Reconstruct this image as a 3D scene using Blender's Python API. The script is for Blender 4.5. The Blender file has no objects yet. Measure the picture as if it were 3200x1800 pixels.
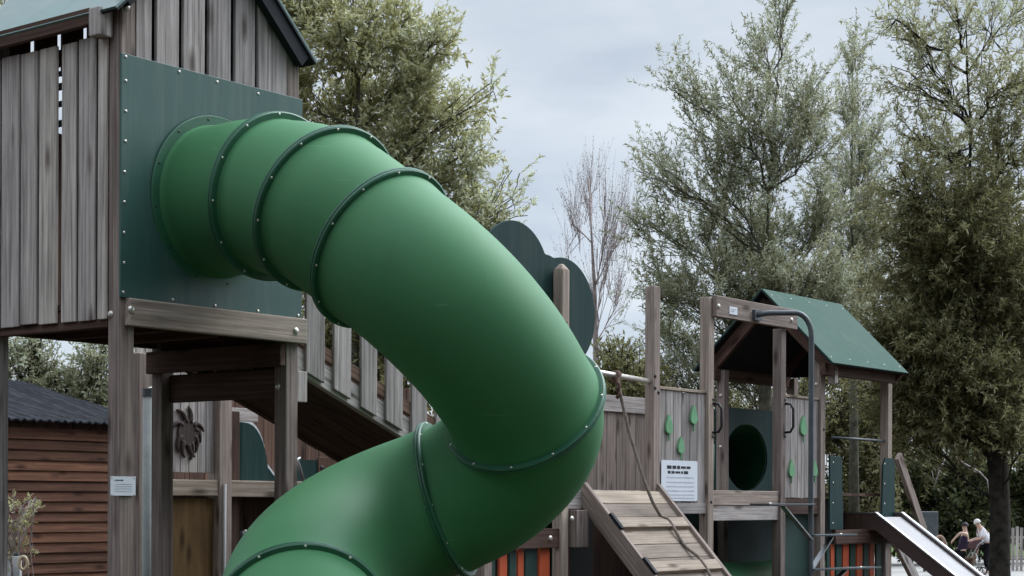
import bpy, bmesh, math, random
import numpy as np
from mathutils import Vector, Matrix
random.seed(7)
# ---------------------------------------------------------------- camera, sky, sun, exposure
S = bpy.context.scene
EYE = 2.0
F = 5500.0; YH = 1570.0; CX = 1600.0; ROLL = 0.004; YAW = math.radians(37.8)
cam = bpy.data.cameras.new('camera'); co = bpy.data.objects.new('camera', cam); S.collection.objects.link(co)
cam.sensor_width = 36; cam.lens = F/3200*36; cam.shift_y = (YH-900)/3200; cam.clip_end = 2000; cam.clip_start = 0.1
co.matrix_world = Matrix.Translation((0, 0, EYE)) @ Matrix.Rotation(math.radians(90), 4, 'X') @ Matrix.Rotation(ROLL, 4, 'Z')
S.camera = co
SUN_EL, SUN_AZ = math.radians(42), math.radians(54)      # high to the right, veiled by cloud
w = bpy.data.worlds.new('World'); S.world = w; w.use_nodes = True
nt = w.node_tree; bg = nt.nodes['Background']
sky = nt.nodes.new('ShaderNodeTexSky'); sky.sky_type = 'NISHITA'; sky.sun_disc = False
sky.sun_elevation = SUN_EL; sky.sun_rotation = SUN_AZ
tc = nt.nodes.new('ShaderNodeTexCoord'); mp = nt.nodes.new('ShaderNodeMapping'); mp.inputs['Scale'].default_value = (3.0, 3.0, 9)
nz = nt.nodes.new('ShaderNodeTexNoise'); nz.inputs['Scale'].default_value = 1.7; nz.inputs['Detail'].default_value = 7; nz.inputs['Roughness'].default_value = .5
cr = nt.nodes.new('ShaderNodeValToRGB')
cr.color_ramp.elements[0].position = .36; cr.color_ramp.elements[0].color = (5.5, 6.35, 7.5, 1)
cr.color_ramp.elements[1].position = .66; cr.color_ramp.elements[1].color = (8.3, 9.0, 9.8, 1)
mx = nt.nodes.new('ShaderNodeMix'); mx.data_type = 'RGBA'; mx.inputs[0].default_value = .88
L = nt.links.new
L(tc.outputs['Generated'], mp.inputs['Vector']); L(mp.outputs[0], nz.inputs['Vector']); L(nz.outputs['Fac'], cr.inputs[0])
# overcast: the cloud layer is brighter overhead than along the horizon
sx = nt.nodes.new('ShaderNodeSeparateXYZ'); L(tc.outputs['Generated'], sx.inputs[0])
mr = nt.nodes.new('ShaderNodeMapRange'); mr.inputs[1].default_value = .30; mr.inputs[2].default_value = 1.0; mr.inputs[3].default_value = 1.0; mr.inputs[4].default_value = 3.0; L(sx.outputs[2], mr.inputs[0])
vm = nt.nodes.new('ShaderNodeVectorMath'); vm.operation = 'SCALE'; # broad glow of the veiled sun through the cloud
dt = nt.nodes.new('ShaderNodeVectorMath'); dt.operation = 'DOT_PRODUCT'; L(tc.outputs['Generated'], dt.inputs[0])
dt.inputs[1].default_value = (math.sin(SUN_AZ)*math.cos(SUN_EL), math.cos(SUN_AZ)*math.cos(SUN_EL), math.sin(SUN_EL))
gl_ = nt.nodes.new('ShaderNodeMapRange'); gl_.interpolation_type = 'SMOOTHSTEP'; gl_.inputs[1].default_value = .72; gl_.inputs[2].default_value = 1.0; gl_.inputs[3].default_value = 1.0; gl_.inputs[4].default_value = 4.0; L(dt.outputs['Value'], gl_.inputs[0])
mh = nt.nodes.new('ShaderNodeMapRange'); mh.inputs[1].default_value = .10; mh.inputs[2].default_value = .26; mh.inputs[3].default_value = 1.13; mh.inputs[4].default_value = 1.0; L(sx.outputs[2], mh.inputs[0])
m0 = nt.nodes.new('ShaderNodeMath'); m0.operation = 'MULTIPLY'; L(mr.outputs[0], m0.inputs[0]); L(mh.outputs[0], m0.inputs[1])
ml = nt.nodes.new('ShaderNodeMath'); ml.operation = 'MULTIPLY'; L(m0.outputs[0], ml.inputs[0]); L(gl_.outputs[0], ml.inputs[1])
L(cr.outputs[0], vm.inputs[0]); L(ml.outputs[0], vm.inputs[3])
L(sky.outputs[0], mx.inputs[6]); L(vm.outputs[0], mx.inputs[7]); L(mx.outputs[2], bg.inputs['Color'])
bg.inputs['Strength'].default_value = 0.095
sun = bpy.data.lights.new('sun', 'SUN'); so = bpy.data.objects.new('sun', sun); S.collection.objects.link(so)
sun.energy = 1.35; sun.angle = math.radians(22); sun.color = (1, .96, .9)
so.rotation_euler = Vector((-math.sin(SUN_AZ)*math.cos(SUN_EL), -math.cos(SUN_AZ)*math.cos(SUN_EL), -math.sin(SUN_EL))).to_track_quat('-Z', 'Y').to_euler()
S.view_settings.view_transform = 'Standard'; S.view_settings.look = 'None'; S.view_settings.exposure = 0.0; S.view_settings.gamma = 1
S.cycles.max_bounces = 6; S.cycles.transparent_max_bounces = 4

# ---------------------------------------------------------------- site frame: u along the front of the play complex, v away behind it, h above eye level
D1 = np.array([math.sin(YAW), math.cos(YAW)]); D2 = np.array([-math.cos(YAW), math.sin(YAW)])
def ray(x, y):                     # direction of a measured point of the photograph
    dx, dy = x-CX, y-YH; c, s = math.cos(ROLL), math.sin(ROLL)
    return np.array([(c*dx+s*dy)/F, 1.0, -(-s*dx+c*dy)/F])
C0 = ray(376.4, 546)[:2]*8.65
def U(u, v, h):
    q = C0+u*D1+v*D2; return Vector((q[0], q[1], h+EYE))
def onv(x, y, v):
    r = ray(x, y); q = r*((v+C0@D2)/(r[:2]@D2)); return float((q[:2]-C0)@D1), float(q[2])
def onu(x, y, u):
    r = ray(x, y); q = r*((u+C0@D1)/(r[:2]@D1)); return float((q[:2]-C0)@D2), float(q[2])
def onz(x, y, Z):
    q = ray(x, y)*Z; return Vector((q[0], q[1], q[2]+EYE))
EU = Vector((D1[0], D1[1], 0)); EV = Vector((D2[0], D2[1], 0)); EH = Vector((0, 0, 1))

# ---------------------------------------------------------------- materials
def mat(name, rough=.6, spec=.4, metal=0):
    m = bpy.data.materials.new(name); m.use_nodes = True
    b = m.node_tree.nodes['Principled BSDF']; b.inputs['Roughness'].default_value = rough
    b.inputs['Specular IOR Level'].default_value = spec; b.inputs['Metallic'].default_value = metal
    return m, m.node_tree, b
def N(nt, t, **k):
    n = nt.nodes.new('ShaderNode'+t)
    for a, v in k.items():
        if a in n.inputs: n.inputs[a].default_value = v
        else: setattr(n, a, v)
    return n
def ramp(nt, src, stops):
    r = N(nt, 'ValToRGB'); e = r.color_ramp.elements
    while len(e) < len(stops): e.new(.5)
    for i, (p, c) in enumerate(stops): e[i].position = p; e[i].color = (*c, 1)
    nt.links.new(src, r.inputs[0]); return r
def mixc(nt, fac, a, b, mode='MIX'):
    m = N(nt, 'Mix'); m.data_type = 'RGBA'; m.blend_type = mode
    for i, s in ((0, fac), (6, a), (7, b)):
        if isinstance(s, (int, float)): m.inputs[i].default_value = s
        elif isinstance(s, tuple): m.inputs[i].default_value = (*s, 1)
        else: nt.links.new(s, m.inputs[i])
    return m.outputs[2]
def wood(name, dark, mid, light, rough=.85, knots=True, grain=55, contrast=1.0):
    m, nt, b = mat(name, rough, .25)
    uv = N(nt, 'UVMap'); at = N(nt, 'Attribute', attribute_name='tone')
    mp = N(nt, 'Mapping'); mp.inputs['Scale'].default_value = (1.3, grain, 1); nt.links.new(uv.outputs[0], mp.inputs[0])
    n1 = N(nt, 'TexNoise', Scale=1.0, Detail=6.0, Roughness=.62, Distortion=.35); nt.links.new(mp.outputs[0], n1.inputs['Vector'])
    mp2 = N(nt, 'Mapping'); mp2.inputs['Scale'].default_value = (2.2, 9, 1); nt.links.new(uv.outputs[0], mp2.inputs[0])
    n2 = N(nt, 'TexNoise', Scale=1.0, Detail=4.0, Roughness=.6); nt.links.new(mp2.outputs[0], n2.inputs['Vector'])
    c = ramp(nt, n1.outputs['Fac'], [(.30, dark), (.5, mid), (.68, light)]).outputs[0]
    blot = ramp(nt, n2.outputs['Fac'], [(.3, (.62,)*3), (.62, (1.12,)*3)]).outputs[0]
    c = mixc(nt, .75*contrast, c, blot, 'MULTIPLY')
    tr = ramp(nt, at.outputs['Fac'], [(0, (.60, .585, .59)), (.5, (.96, .93, .93)), (1, (1.28, 1.25, 1.18))]).outputs[0]
    c = mixc(nt, 1.0, c, tr, 'MULTIPLY')
    if knots:
        mp3 = N(nt, 'Mapping'); mp3.inputs['Scale'].default_value = (2.3, 7.5, 1); nt.links.new(uv.outputs[0], mp3.inputs[0])
        vo = N(nt, 'TexVoronoi', Scale=1.0, Randomness=1.0); nt.links.new(mp3.outputs[0], vo.inputs['Vector'])
        k = ramp(nt, vo.outputs['Distance'], [(.07, (.14, .115, .105)), (.13, (.48, .44, .42)), (.24, (1, 1, 1))]).outputs[0]
        c = mixc(nt, .8, c, k, 'MULTIPLY')
    nt.links.new(c, b.inputs['Base Color'])
    bp = N(nt, 'Bump', Strength=.5, Distance=.006); nt.links.new(n1.outputs['Fac'], bp.inputs['Height']); nt.links.new(bp.outputs[0], b.inputs['Normal'])
    return m
def plain(name, col, rough=.5, spec=.5, metal=0, var=.12, scale=6, bump=0):
    m, nt, b = mat(name, rough, spec, metal)
    t = N(nt, 'TexCoord'); n = N(nt, 'TexNoise', Scale=scale, Detail=5.0, Roughness=.6); nt.links.new(t.outputs['Object'], n.inputs['Vector'])
    lo = tuple(x*(1-var*2) for x in col); hi = tuple(min(1, x*(1+var*2)) for x in col)
    nt.links.new(ramp(nt, n.outputs['Fac'], [(.3, lo), (.7, hi)]).outputs[0], b.inputs['Base Color'])
    rr = ramp(nt, n.outputs['Fac'], [(.3, (max(0, rough-.08),)*3), (.7, (min(1, rough+.08),)*3)]); nt.links.new(rr.outputs[0], b.inputs['Roughness'])
    if bump:
        n3 = N(nt, 'TexNoise', Scale=scale*20, Detail=3.0); nt.links.new(t.outputs['Object'], n3.inputs['Vector'])
        bp = N(nt, 'Bump', Strength=.3, Distance=bump); nt.links.new(n3.outputs['Fac'], bp.inputs['Height']); nt.links.new(bp.outputs[0], b.inputs['Normal'])
    return m
M = {}
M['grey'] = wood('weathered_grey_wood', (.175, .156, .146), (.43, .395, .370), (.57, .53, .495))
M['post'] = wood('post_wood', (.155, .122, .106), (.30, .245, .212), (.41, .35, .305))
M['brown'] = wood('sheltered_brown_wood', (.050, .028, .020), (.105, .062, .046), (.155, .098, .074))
M['ramp'] = wood('pale_ramp_wood', (.17, .135, .105), (.28, .23, .185), (.36, .305, .255), knots=True, contrast=.7)
M['ply'] = wood('ochre_plywood', (.075, .043, .018), (.12, .072, .030), (.16, .10, .044), grain=14)
M['red'] = wood('red_brown_cladding', (.076, .033, .019), (.130, .060, .036), (.19, .092, .057), grain=40, contrast=.9)
M['bark'] = plain('bark', (.042, .037, .030), .95, .1, 0, .3, 9, .02)
M['bark_grey'] = plain('grey_bark', (.12, .115, .085), .95, .1, 0, .25, 9, .01)
M['bark_pale'] = plain('pale_twig_bark', (.36, .30, .285), .95, .1, 0, .2, 9)
M['plate_shaded'] = plain('shaded_green_panel_laminate', (.010, .036, .034), .6, .2, 0, .05, 2)  # darker copy of the panel laminate, local shade put into its colour
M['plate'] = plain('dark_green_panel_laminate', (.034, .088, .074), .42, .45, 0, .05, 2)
M['roofg'] = plain('green_roof_laminate', (.030, .078, .060), .75, .15, 0, .07, 1.5)
M['rooft'] = plain('pale_weathered_green_roof', (.12, .20, .18), .38, .6, 0, .08, 3)
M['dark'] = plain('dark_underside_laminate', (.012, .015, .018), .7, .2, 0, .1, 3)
def streaks(m, col, amount, sc=(9, 9, .6)):
    nt = m.node_tree; b = nt.nodes['Principled BSDF']; l = b.inputs['Base Color'].links[0]; src = l.from_socket
    t = N(nt, 'TexCoord'); mp = N(nt, 'Mapping'); mp.inputs['Scale'].default_value = sc; nt.links.new(t.outputs['Object'], mp.inputs[0])
    n = N(nt, 'TexNoise', Scale=2.0, Detail=8.0, Roughness=.7); nt.links.new(mp.outputs[0], n.inputs['Vector'])
    f = ramp(nt, n.outputs['Fac'], [(.48, (0, 0, 0)), (.75, (amount,)*3)]).outputs[0]
    nt.links.new(mixc(nt, f, src, col), b.inputs['Base Color'])
streaks(M['plate'], (.12, .16, .14), .45); streaks(M['plate_shaded'], (.05, .075, .065), .5); streaks(M['roofg'], (.10, .13, .09), .5, (3, 3, 3)); streaks(M['rooft'], (.10, .11, .08), .6, (4, 4, 4))
M['tube'] = None
M['leafp'] = plain('light_green_painted_leaf', (.14, .34, .17), .5, .4, 0, .08, 8)
M['orange'] = plain('orange_painted_slat', (.48, .085, .030), .6, .3, 0, .12, 4)
M['dred'] = plain('dark_red_painted_slat', (.10, .012, .012), .6, .3, 0, .12, 4)
M['dgreen'] = plain('green_painted_slat', (.02, .05, .04), .6, .3, 0, .12, 4)
M['steel'] = plain('galvanised_steel', (.42, .43, .44), .38, .5, .85, .08, 12)
M['steeld'] = plain('dark_coated_steel', (.080, .092, .098), .45, .5, .3, .1, 9)
M['steelb'] = plain('brushed_steel_chute', (.44, .425, .425), .8, .15, 0, .05, 5)
M['zinc'] = plain('zinc_bolt', (.62, .58, .52), .35, .6, .6, .05, 5)
M['rod'] = plain('dull_zinc_rod', (.30, .29, .28), .6, .3, .2, .1, 6)
M['black'] = plain('black_bolt', (.012, .012, .013), .5, .4, 0, .1, 5)
M['brownmetal'] = plain('brown_slide_side', (.075, .047, .043), .5, .4, 0, .15, 4)
M['rope'] = plain('weathered_rope', (.20, .165, .14), .95, .1, 0, .25, 60, .004)
M['paper'] = plain('white_notice_paper', (.70, .73, .78), .5, .4, 0, .02, 3)
M['ink'] = plain('black_print', (.03, .035, .04), .7, .2, 0, .1, 3)
M['inkp'] = plain('faint_grey_print', (.46, .48, .52), .7, .2, 0, .05, 3)
M['greypaint'] = plain('grey_painted_metal', (.24, .255, .245), .6, .3, 0, .12, 5)
M['white'] = plain('white_paint', (.62, .64, .65), .5, .4, 0, .05, 6)
M['cream'] = plain('cream_plastic', (.62, .50, .33), .5, .4, 0, .05, 6)
M['felt'] = plain('dark_roof_felt', (.022, .024, .030), .85, .2, 0, .15, 5, .004)
M['spider'] = wood('brown_cut_board', (.055, .038, .034), (.075, .055, .05), (.095, .07, .065), knots=False)
streaks(M['felt'], (.06, .06, .055), .5, (3, 3, 3))
def tube_mat():
    m, nt, b = mat('moulded_green_plastic', .6, .40)
    t = N(nt, 'TexCoord')
    n = N(nt, 'TexNoise', Scale=1.6, Detail=6.0, Roughness=.6); nt.links.new(t.outputs['Object'], n.inputs['Vector'])
    c = ramp(nt, n.outputs['Fac'], [(.3, (.042, .166, .064)), (.7, (.056, .198, .078))]).outputs[0]
    n2 = N(nt, 'TexNoise', Scale=9.0, Detail=2.0); nt.links.new(t.outputs['Object'], n2.inputs['Vector'])
    vo = N(nt, 'TexVoronoi', Scale=7.0, Randomness=1.0); nt.links.new(t.outputs['Object'], vo.inputs['Vector'])
    k = ramp(nt, vo.outputs['Distance'], [(.035, (1, 1, 1)), (.06, (0, 0, 0))]).outputs[0]
    c = mixc(nt, mixc(nt, 1.0, k, ramp(nt, n2.outputs['Fac'], [(.52, (0, 0, 0)), (.6, (.5, .5, .5))]).outputs[0], 'MULTIPLY'), c, (.22, .30, .22))
    mps = N(nt, 'Mapping'); mps.inputs['Scale'].default_value = (7, 7, .8); nt.links.new(t.outputs['Object'], mps.inputs[0])
    ns = N(nt, 'TexNoise', Scale=2.2, Detail=7.0, Roughness=.65, Distortion=.4); nt.links.new(mps.outputs[0], ns.inputs['Vector'])
    c = mixc(nt, ramp(nt, ns.outputs['Fac'], [(.56, (0, 0, 0)), (.78, (.26, .26, .26))]).outputs[0], c, (.06, .11, .06))
    mpc = N(nt, 'Mapping'); mpc.inputs['Scale'].default_value = (3, 30, 22); mpc.inputs['Rotation'].default_value = (.5, .7, .3); nt.links.new(t.outputs['Object'], mpc.inputs[0])
    nc = N(nt, 'TexNoise', Scale=1.5, Detail=3.0, Roughness=.5); nt.links.new(mpc.outputs[0], nc.inputs['Vector'])
    c = mixc(nt, ramp(nt, nc.outputs['Fac'], [(.70, (0, 0, 0)), (.76, (.35, .35, .35))]).outputs[0], c, (.17, .30, .19))
    nt.links.new(c, b.inputs['Base Color'])
    rr = ramp(nt, n.outputs['Fac'], [(.3, (.56,)*3), (.7, (.70,)*3)]); nt.links.new(rr.outputs[0], b.inputs['Roughness'])
    n3 = N(nt, 'TexNoise', Scale=260.0, Detail=2.0); nt.links.new(t.outputs['Object'], n3.inputs['Vector'])
    bp = N(nt, 'Bump', Strength=.12, Distance=.002); nt.links.new(n3.outputs['Fac'], bp.inputs['Height']); nt.links.new(bp.outputs[0], b.inputs['Normal'])
    return m
M['tube'] = tube_mat()
M['flange'] = plain('dark_green_flange', (.022, .10, .052), .45, .5, 0, .08, 5)
def leaf_mat(name, cols, trans=.45, rough=.4):
    m, nt, b = mat(name, rough, .35)
    at = N(nt, 'Attribute', attribute_name='tone')
    c = ramp(nt, at.outputs['Fac'], [(i/(len(cols)-1), k) for i, k in enumerate(cols)]).outputs[0]
    nt.links.new(c, b.inputs['Base Color'])
    tr = N(nt, 'BsdfTranslucent'); nt.links.new(c, tr.inputs[0]); ms = N(nt, 'MixShader'); ms.inputs[0].default_value = trans
    nt.links.new(b.outputs[0], ms.inputs[1]); nt.links.new(tr.outputs[0], ms.inputs[2])
    nt.links.new(ms.outputs[0], nt.nodes['Material Output'].inputs[0]); return m
M['leaf_olive'] = leaf_mat('olive_yellow_leaves', [(.17, .16, .065), (.36, .34, .14), (.54, .53, .29), (.70, .74, .56)])
M['leaf_willow'] = leaf_mat('grey_green_willow_leaves', [(.16, .155, .085), (.35, .345, .20), (.52, .56, .41), (.74, .80, .70)])
M['leaf_dark'] = leaf_mat('dark_willow_leaves', [(.10, .095, .045), (.245, .228, .10), (.41, .40, .205), (.64, .68, .50)])
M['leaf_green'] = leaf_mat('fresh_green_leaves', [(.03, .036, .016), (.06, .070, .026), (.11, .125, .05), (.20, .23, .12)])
M['leaf_belt'] = leaf_mat('dark_blocker_leaves', [(.012, .016, .007), (.022, .028, .012), (.035, .042, .018), (.05, .06, .03)], .15)  # leaves darkened so the added unseen belt bounces little light
M['leaf_bare'] = leaf_mat('reddish_buds', [(.16, .12, .11), (.22, .18, .16), (.3, .25, .23)])
M['skin'] = plain('skin', (.50, .33, .25), .6, .3, 0, .05, 9)
M['hair'] = plain('dark_hair', (.018, .013, .011), .6, .3, 0, .2, 30)
M['hairg'] = plain('grey_hair', (.55, .53, .5), .6, .3, 0, .1, 30)
M['shirtw'] = plain('white_shirt_cloth', (.72, .70, .73), .9, .1, 0, .05, 9)
M['navy'] = plain('dark_plum_cloth', (.030, .022, .040), .9, .1, 0, .2, 9)
M['blackc'] = plain('black_cloth', (.010, .010, .012), .9, .1, 0, .2, 9)
M['beige'] = plain('beige_cloth', (.30, .21, .16), .9, .1, 0, .15, 9)
M['maroon'] = plain('faded_maroon_cloth', (.11, .065, .068), .9, .1, 0, .15, 9)

# ---------------------------------------------------------------- builders
COL = S.collection
def root_loc(o):
    while o.parent: o = o.parent
    return o.location
def tag(o, label=None, cat=None, group=None, kind=None):
    if label: o['label'] = label
    if cat: o['category'] = cat
    if group: o['group'] = group
    if kind: o['kind'] = kind
    return o
def thing(name, base, label, cat, group=None):
    o = bpy.data.objects.new(name, None); COL.objects.link(o); o.location = base; o.empty_display_size = .1
    return tag(o, label, cat, group)
class MB:
    """collects boxes, tubes and prisms in world coordinates; build() links them as one mesh object"""
    def __init__(s): s.v = []; s.f = []; s.uv = []; s.tone = []
    def quad_box(s, P, uvs=None, tone=None):        # P: 8 corners (bottom ring 0-3, top ring 4-7)
        b = len(s.v); s.v += [Vector(p) for p in P]
        tone = random.random() if tone is None else tone
        off = (random.uniform(0, 50), random.uniform(0, 50))
        for fc in ((3, 2, 1, 0), (4, 5, 6, 7), (0, 1, 5, 4), (1, 2, 6, 5), (2, 3, 7, 6), (3, 0, 4, 7)):
            s.f.append([b+i for i in fc]); s.tone.append(tone)
            A = P[fc[0]]; e1 = P[fc[1]]-P[fc[0]]; e2 = P[fc[3]]-P[fc[0]]
            s.uv.append([s._uv(P[i]-A, s.axis, s.side)+Vector(off) for i in fc])
    def _uv(s, d, ax, sd):
        t = ax.cross(sd); return Vector((d.dot(ax), d.dot(sd)+d.dot(t)))
    def beam(s, A, B, side, w, t, tone=None, jit=0):   # from A to B; width w along side, thickness t along axis x side; A-B is the centre line
        A = Vector(A); B = Vector(B); ax = (B-A).normalized(); sd = Vector(side); sd = (sd-ax*sd.dot(ax)).normalized(); th = ax.cross(sd)
        s.axis = ax; s.side = sd
        P = []
        for C in (A, B):
            ww = w*(1+random.uniform(-jit, jit)); o = sd*random.uniform(-jit, jit)*w*.3+th*random.uniform(-jit, jit)*t*.6
            for a, c in ((-.5, -.5), (.5, -.5), (.5, .5), (-.5, .5)): P.append(C+o+sd*a*ww+th*c*t)
        s.quad_box(P, tone=tone); return s
    def box(s, u0, u1, v0, v1, h0, h1, along='h', tone=None):  # axis-aligned in the site frame
        d = {'u': EU, 'v': EV, 'h': EH}; s.axis = d[along]; s.side = {'u': EV, 'v': EU, 'h': EU}[along]
        P = [U(u0, v0, h0), U(u1, v0, h0), U(u1, v1, h0), U(u0, v1, h0), U(u0, v0, h1), U(u1, v0, h1), U(u1, v1, h1), U(u0, v1, h1)]
        s.quad_box(P, tone=tone); return s
    def tube(s, pts, r, n=10, caps=True, tone=.5):
        pts = [Vector(p) for p in pts]; rs = r if isinstance(r, (list, tuple)) else [r]*len(pts)
        rings = []; up = None
        for i, p in enumerate(pts):
            d = (pts[min(i+1, len(pts)-1)]-pts[max(i-1, 0)]).normalized()
            if up is None: up = d.orthogonal().normalized()
            up = (up-d*up.dot(d)).normalized(); sd = d.cross(up)
            b = len(s.v); rings.append(b)
            for k in range(n):
                a = 2*math.pi*k/n; s.v.append(p+(up*math.cos(a)+sd*math.sin(a))*rs[i])
        for i in range(len(pts)-1):
            for k in range(n):
                a, c = rings[i], rings[i+1]; k2 = (k+1) % n
                s.f.append([a+k, a+k2, c+k2, c+k]); s.tone.append(tone); s.uv.append([Vector((i*.1, k/n)), Vector((i*.1, (k+1)/n)), Vector((i*.1+.1, (k+1)/n)), Vector((i*.1+.1, k/n))])
        if caps:
            for b, rev in ((rings[0], True), (rings[-1], False)):
                idx = [b+k for k in range(n)]
                s.f.append(idx[::-1] if rev else idx); s.tone.append(tone); s.uv.append([Vector((0, 0))]*n)
        return s
    def prism(s, poly, depth, tone=.5):     # poly: world points (planar), extruded along vector depth
        b = len(s.v); n = len(poly); dv = Vector(depth); s.v += [Vector(p) for p in poly]+[Vector(p)+dv for p in poly]
        o = Vector((random.uniform(0, 50), random.uniform(0, 50))); P0 = Vector(poly[0])
        ax = EH if abs(dv.normalized().dot(EH)) < .9 else EU; sd = ax.cross(dv).normalized()
        U2 = lambda i: o+Vector(((s.v[i]-P0).dot(ax), (s.v[i]-P0).dot(sd)))
        fs = [[b+i for i in range(n)][::-1], [b+n+i for i in range(n)]]+[[b+i, b+(i+1) % n, b+n+(i+1) % n, b+n+i] for i in range(n)]
        for fc in fs: s.f.append(fc); s.tone.append(tone); s.uv.append([U2(i) for i in fc])
        return s
    def dome(s, p, nrm, r, hgt, n=10):
        nrm = Vector(nrm).normalized(); a = nrm.orthogonal().normalized(); c = nrm.cross(a); p = Vector(p); rings = []
        for q in range(4):
            t = q/3*math.pi/2; rr = r*math.cos(t*.96); b = len(s.v); rings.append(b)
            for k in range(n): s.v.append(p+nrm*hgt*math.sin(t)+(a*math.cos(2*math.pi*k/n)+c*math.sin(2*math.pi*k/n))*rr)
        for i in range(3):
            for k in range(n): s.f.append([rings[i]+k, rings[i]+(k+1) % n, rings[i+1]+(k+1) % n, rings[i+1]+k]); s.tone.append(.5); s.uv.append([Vector((0, 0))]*4)
        s.f.append([rings[3]+k for k in range(n)]); s.tone.append(.5); s.uv.append([Vector((0, 0))]*n)
        return s
    def build(s, name, m, parent=None, bevel=0, smooth=False, **tags):
        off = root_loc(parent) if parent else Vector((0, 0, 0))
        me = bpy.data.meshes.new(name)
        loc = Vector((0, 0, 0))
        if not parent:
            xs = np.array([tuple(p) for p in s.v]); c = (xs.min(0)+xs.max(0))/2; loc = Vector((c[0], c[1], xs[:, 2].min()))
            off = loc
        me.from_pydata([p-off for p in s.v], [], s.f)
        uvl = me.uv_layers.new(name='UVMap'); i = 0
        arr = np.array([tuple(q)[:2] for fc in s.uv for q in fc], dtype=np.float32).ravel()
        uvl.data.foreach_set('uv', arr)
        at = me.attributes.new('tone', 'FLOAT', 'FACE'); at.data.foreach_set('value', np.array(s.tone, dtype=np.float32))
        me.materials.append(m); me.validate(); me.update()
        if smooth: me.polygons.foreach_set('use_smooth', [True]*len(me.polygons))
        o = bpy.data.objects.new(name, me); COL.objects.link(o)
        if parent: o.parent = parent
        else: o.location = loc
        if bevel:
            bv = o.modifiers.new('bevel', 'BEVEL'); bv.width = bevel; bv.segments = 2; bv.limit_method = 'ANGLE'; bv.angle_limit = .6
        return tag(o, **tags)
_dome = {}
def bolt(parent, pos, nrm, r=.012, m='zinc', name='bolt'):
    key = (round(r, 4), m)
    if key not in _dome:
        q = MB().dome((0, 0, 0), (0, 0, 1), r, r*.55); me = bpy.data.meshes.new(name); me.from_pydata(q.v, [], q.f); me.materials.append(M[m]); me.polygons.foreach_set('use_smooth', [True]*len(me.polygons)); _dome[key] = me
    o = bpy.data.objects.new(name, _dome[key]); COL.objects.link(o); o.parent = parent
    o.location = Vector(pos)-root_loc(parent); o.rotation_euler = Vector(nrm).to_track_quat('Z', 'Y').to_euler(); return o
FR = -EV; LF = -EU     # outward normals of the front and left faces

# ---------------------------------------------------------------- ground
def sheet(name, pts, z, m, **t):
    me = bpy.data.meshes.new(name); me.from_pydata([(x, y, z) for x, y in pts], [], [list(range(len(pts)))]); me.materials.append(m)
    o = bpy.data.objects.new(name, me); COL.objects.link(o); return tag(o, kind='structure', **t)
def ground_mat(name, a, b_, sc):
    m, nt, b = mat(name, .95, .1); t = N(nt, 'TexCoord'); n = N(nt, 'TexNoise', Scale=sc, Detail=8.0, Roughness=.7); nt.links.new(t.outputs['Object'], n.inputs['Vector'])
    nt.links.new(ramp(nt, n.outputs['Fac'], [(.35, a), (.65, b_)]).outputs[0], b.inputs['Base Color']); return m
sheet('ground', [(-600, -300), (600, -300), (600, 900), (-600, 900)], 0, ground_mat('bark_mulch_ground', (.020, .014, .010), (.050, .036, .025), 3))
sheet('path', [(-20, 50), (60, 44), (60, 62), (-20, 70)], .004, ground_mat('pale_gravel_path', (.30, .29, .27), (.40, .385, .36), 2))
sheet('lawn', [(-120, 72), (120, 64), (120, 160), (-120, 160)], .008, ground_mat('mown_grass', (.055, .085, .025), (.10, .14, .045), .8))

# ---------------------------------------------------------------- left tower
W_, DP = 1.235, 1.10
T = thing('play_tower', U(.6, .5, -EYE), 'tall grey timber play tower with dark green front panel and pitched roof', 'play tower')
def post(mb, u, v, top, s=.09, bot=-EYE, tone=None): mb.box(u, u+s, v, v+s, bot, top, 'h', tone); return mb
p_fl = post(MB(), 0, 0, 2.62).build('post', M['post'], T, .005)
p_fr = post(MB(), W_-.09, 0, 2.49).build('post', M['post'], T, .005)
p_bl = post(MB(), 0, DP-.09, 2.40, tone=.1).build('post', M['grey'], T, .005)
p_br = post(MB(), W_-.09, DP-.09, 2.40).build('post', M['post'], T, .005)
# left board wall, vertical boards
gaps = [.083, .168, .32, .47, .629, .78, .945, 1.09]
mb = MB()
for i in range(7):
    a, b = gaps[i]+.0095+random.uniform(-.003, .003), gaps[i+1]-.0095+random.uniform(-.003, .002)
    t_ = (.95, .60, .80, 1.0, .62, .50, .8)[i]
    if i == 2: b += -.018
    mb.box(-.016+random.uniform(-.003, .003), .0, a, b, .905+random.uniform(-.008, .004), 2.305+random.uniform(-.01, .01), 'h', t_)
mb.build('board_wall', M['grey'], T, .004)
mb = MB(); mb.box(.004, .012, .091, .435, .92, 2.29, 'h', 0); mb.box(.004, .012, .56, DP-.092, .92, 2.29, 'h', 0); hh = 1.9  # near-black sheet added behind the boards to shade their gaps
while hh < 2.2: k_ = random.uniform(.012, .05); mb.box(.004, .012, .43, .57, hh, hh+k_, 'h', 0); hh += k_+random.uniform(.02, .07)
mb.build('gap_dark_sheet', M['dark'], T)
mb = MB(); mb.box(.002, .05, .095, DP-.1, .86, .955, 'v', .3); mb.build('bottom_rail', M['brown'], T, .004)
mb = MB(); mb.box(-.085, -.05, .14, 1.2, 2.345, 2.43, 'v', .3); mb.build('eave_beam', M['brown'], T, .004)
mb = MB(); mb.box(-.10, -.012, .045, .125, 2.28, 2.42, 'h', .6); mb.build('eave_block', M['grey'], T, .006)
mb = MB(); mb.box(.02, .055, .095, DP-.1, 2.22, 2.30, 'v', .3); mb.build('top_rail', M['brown'], T, .004)
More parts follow.
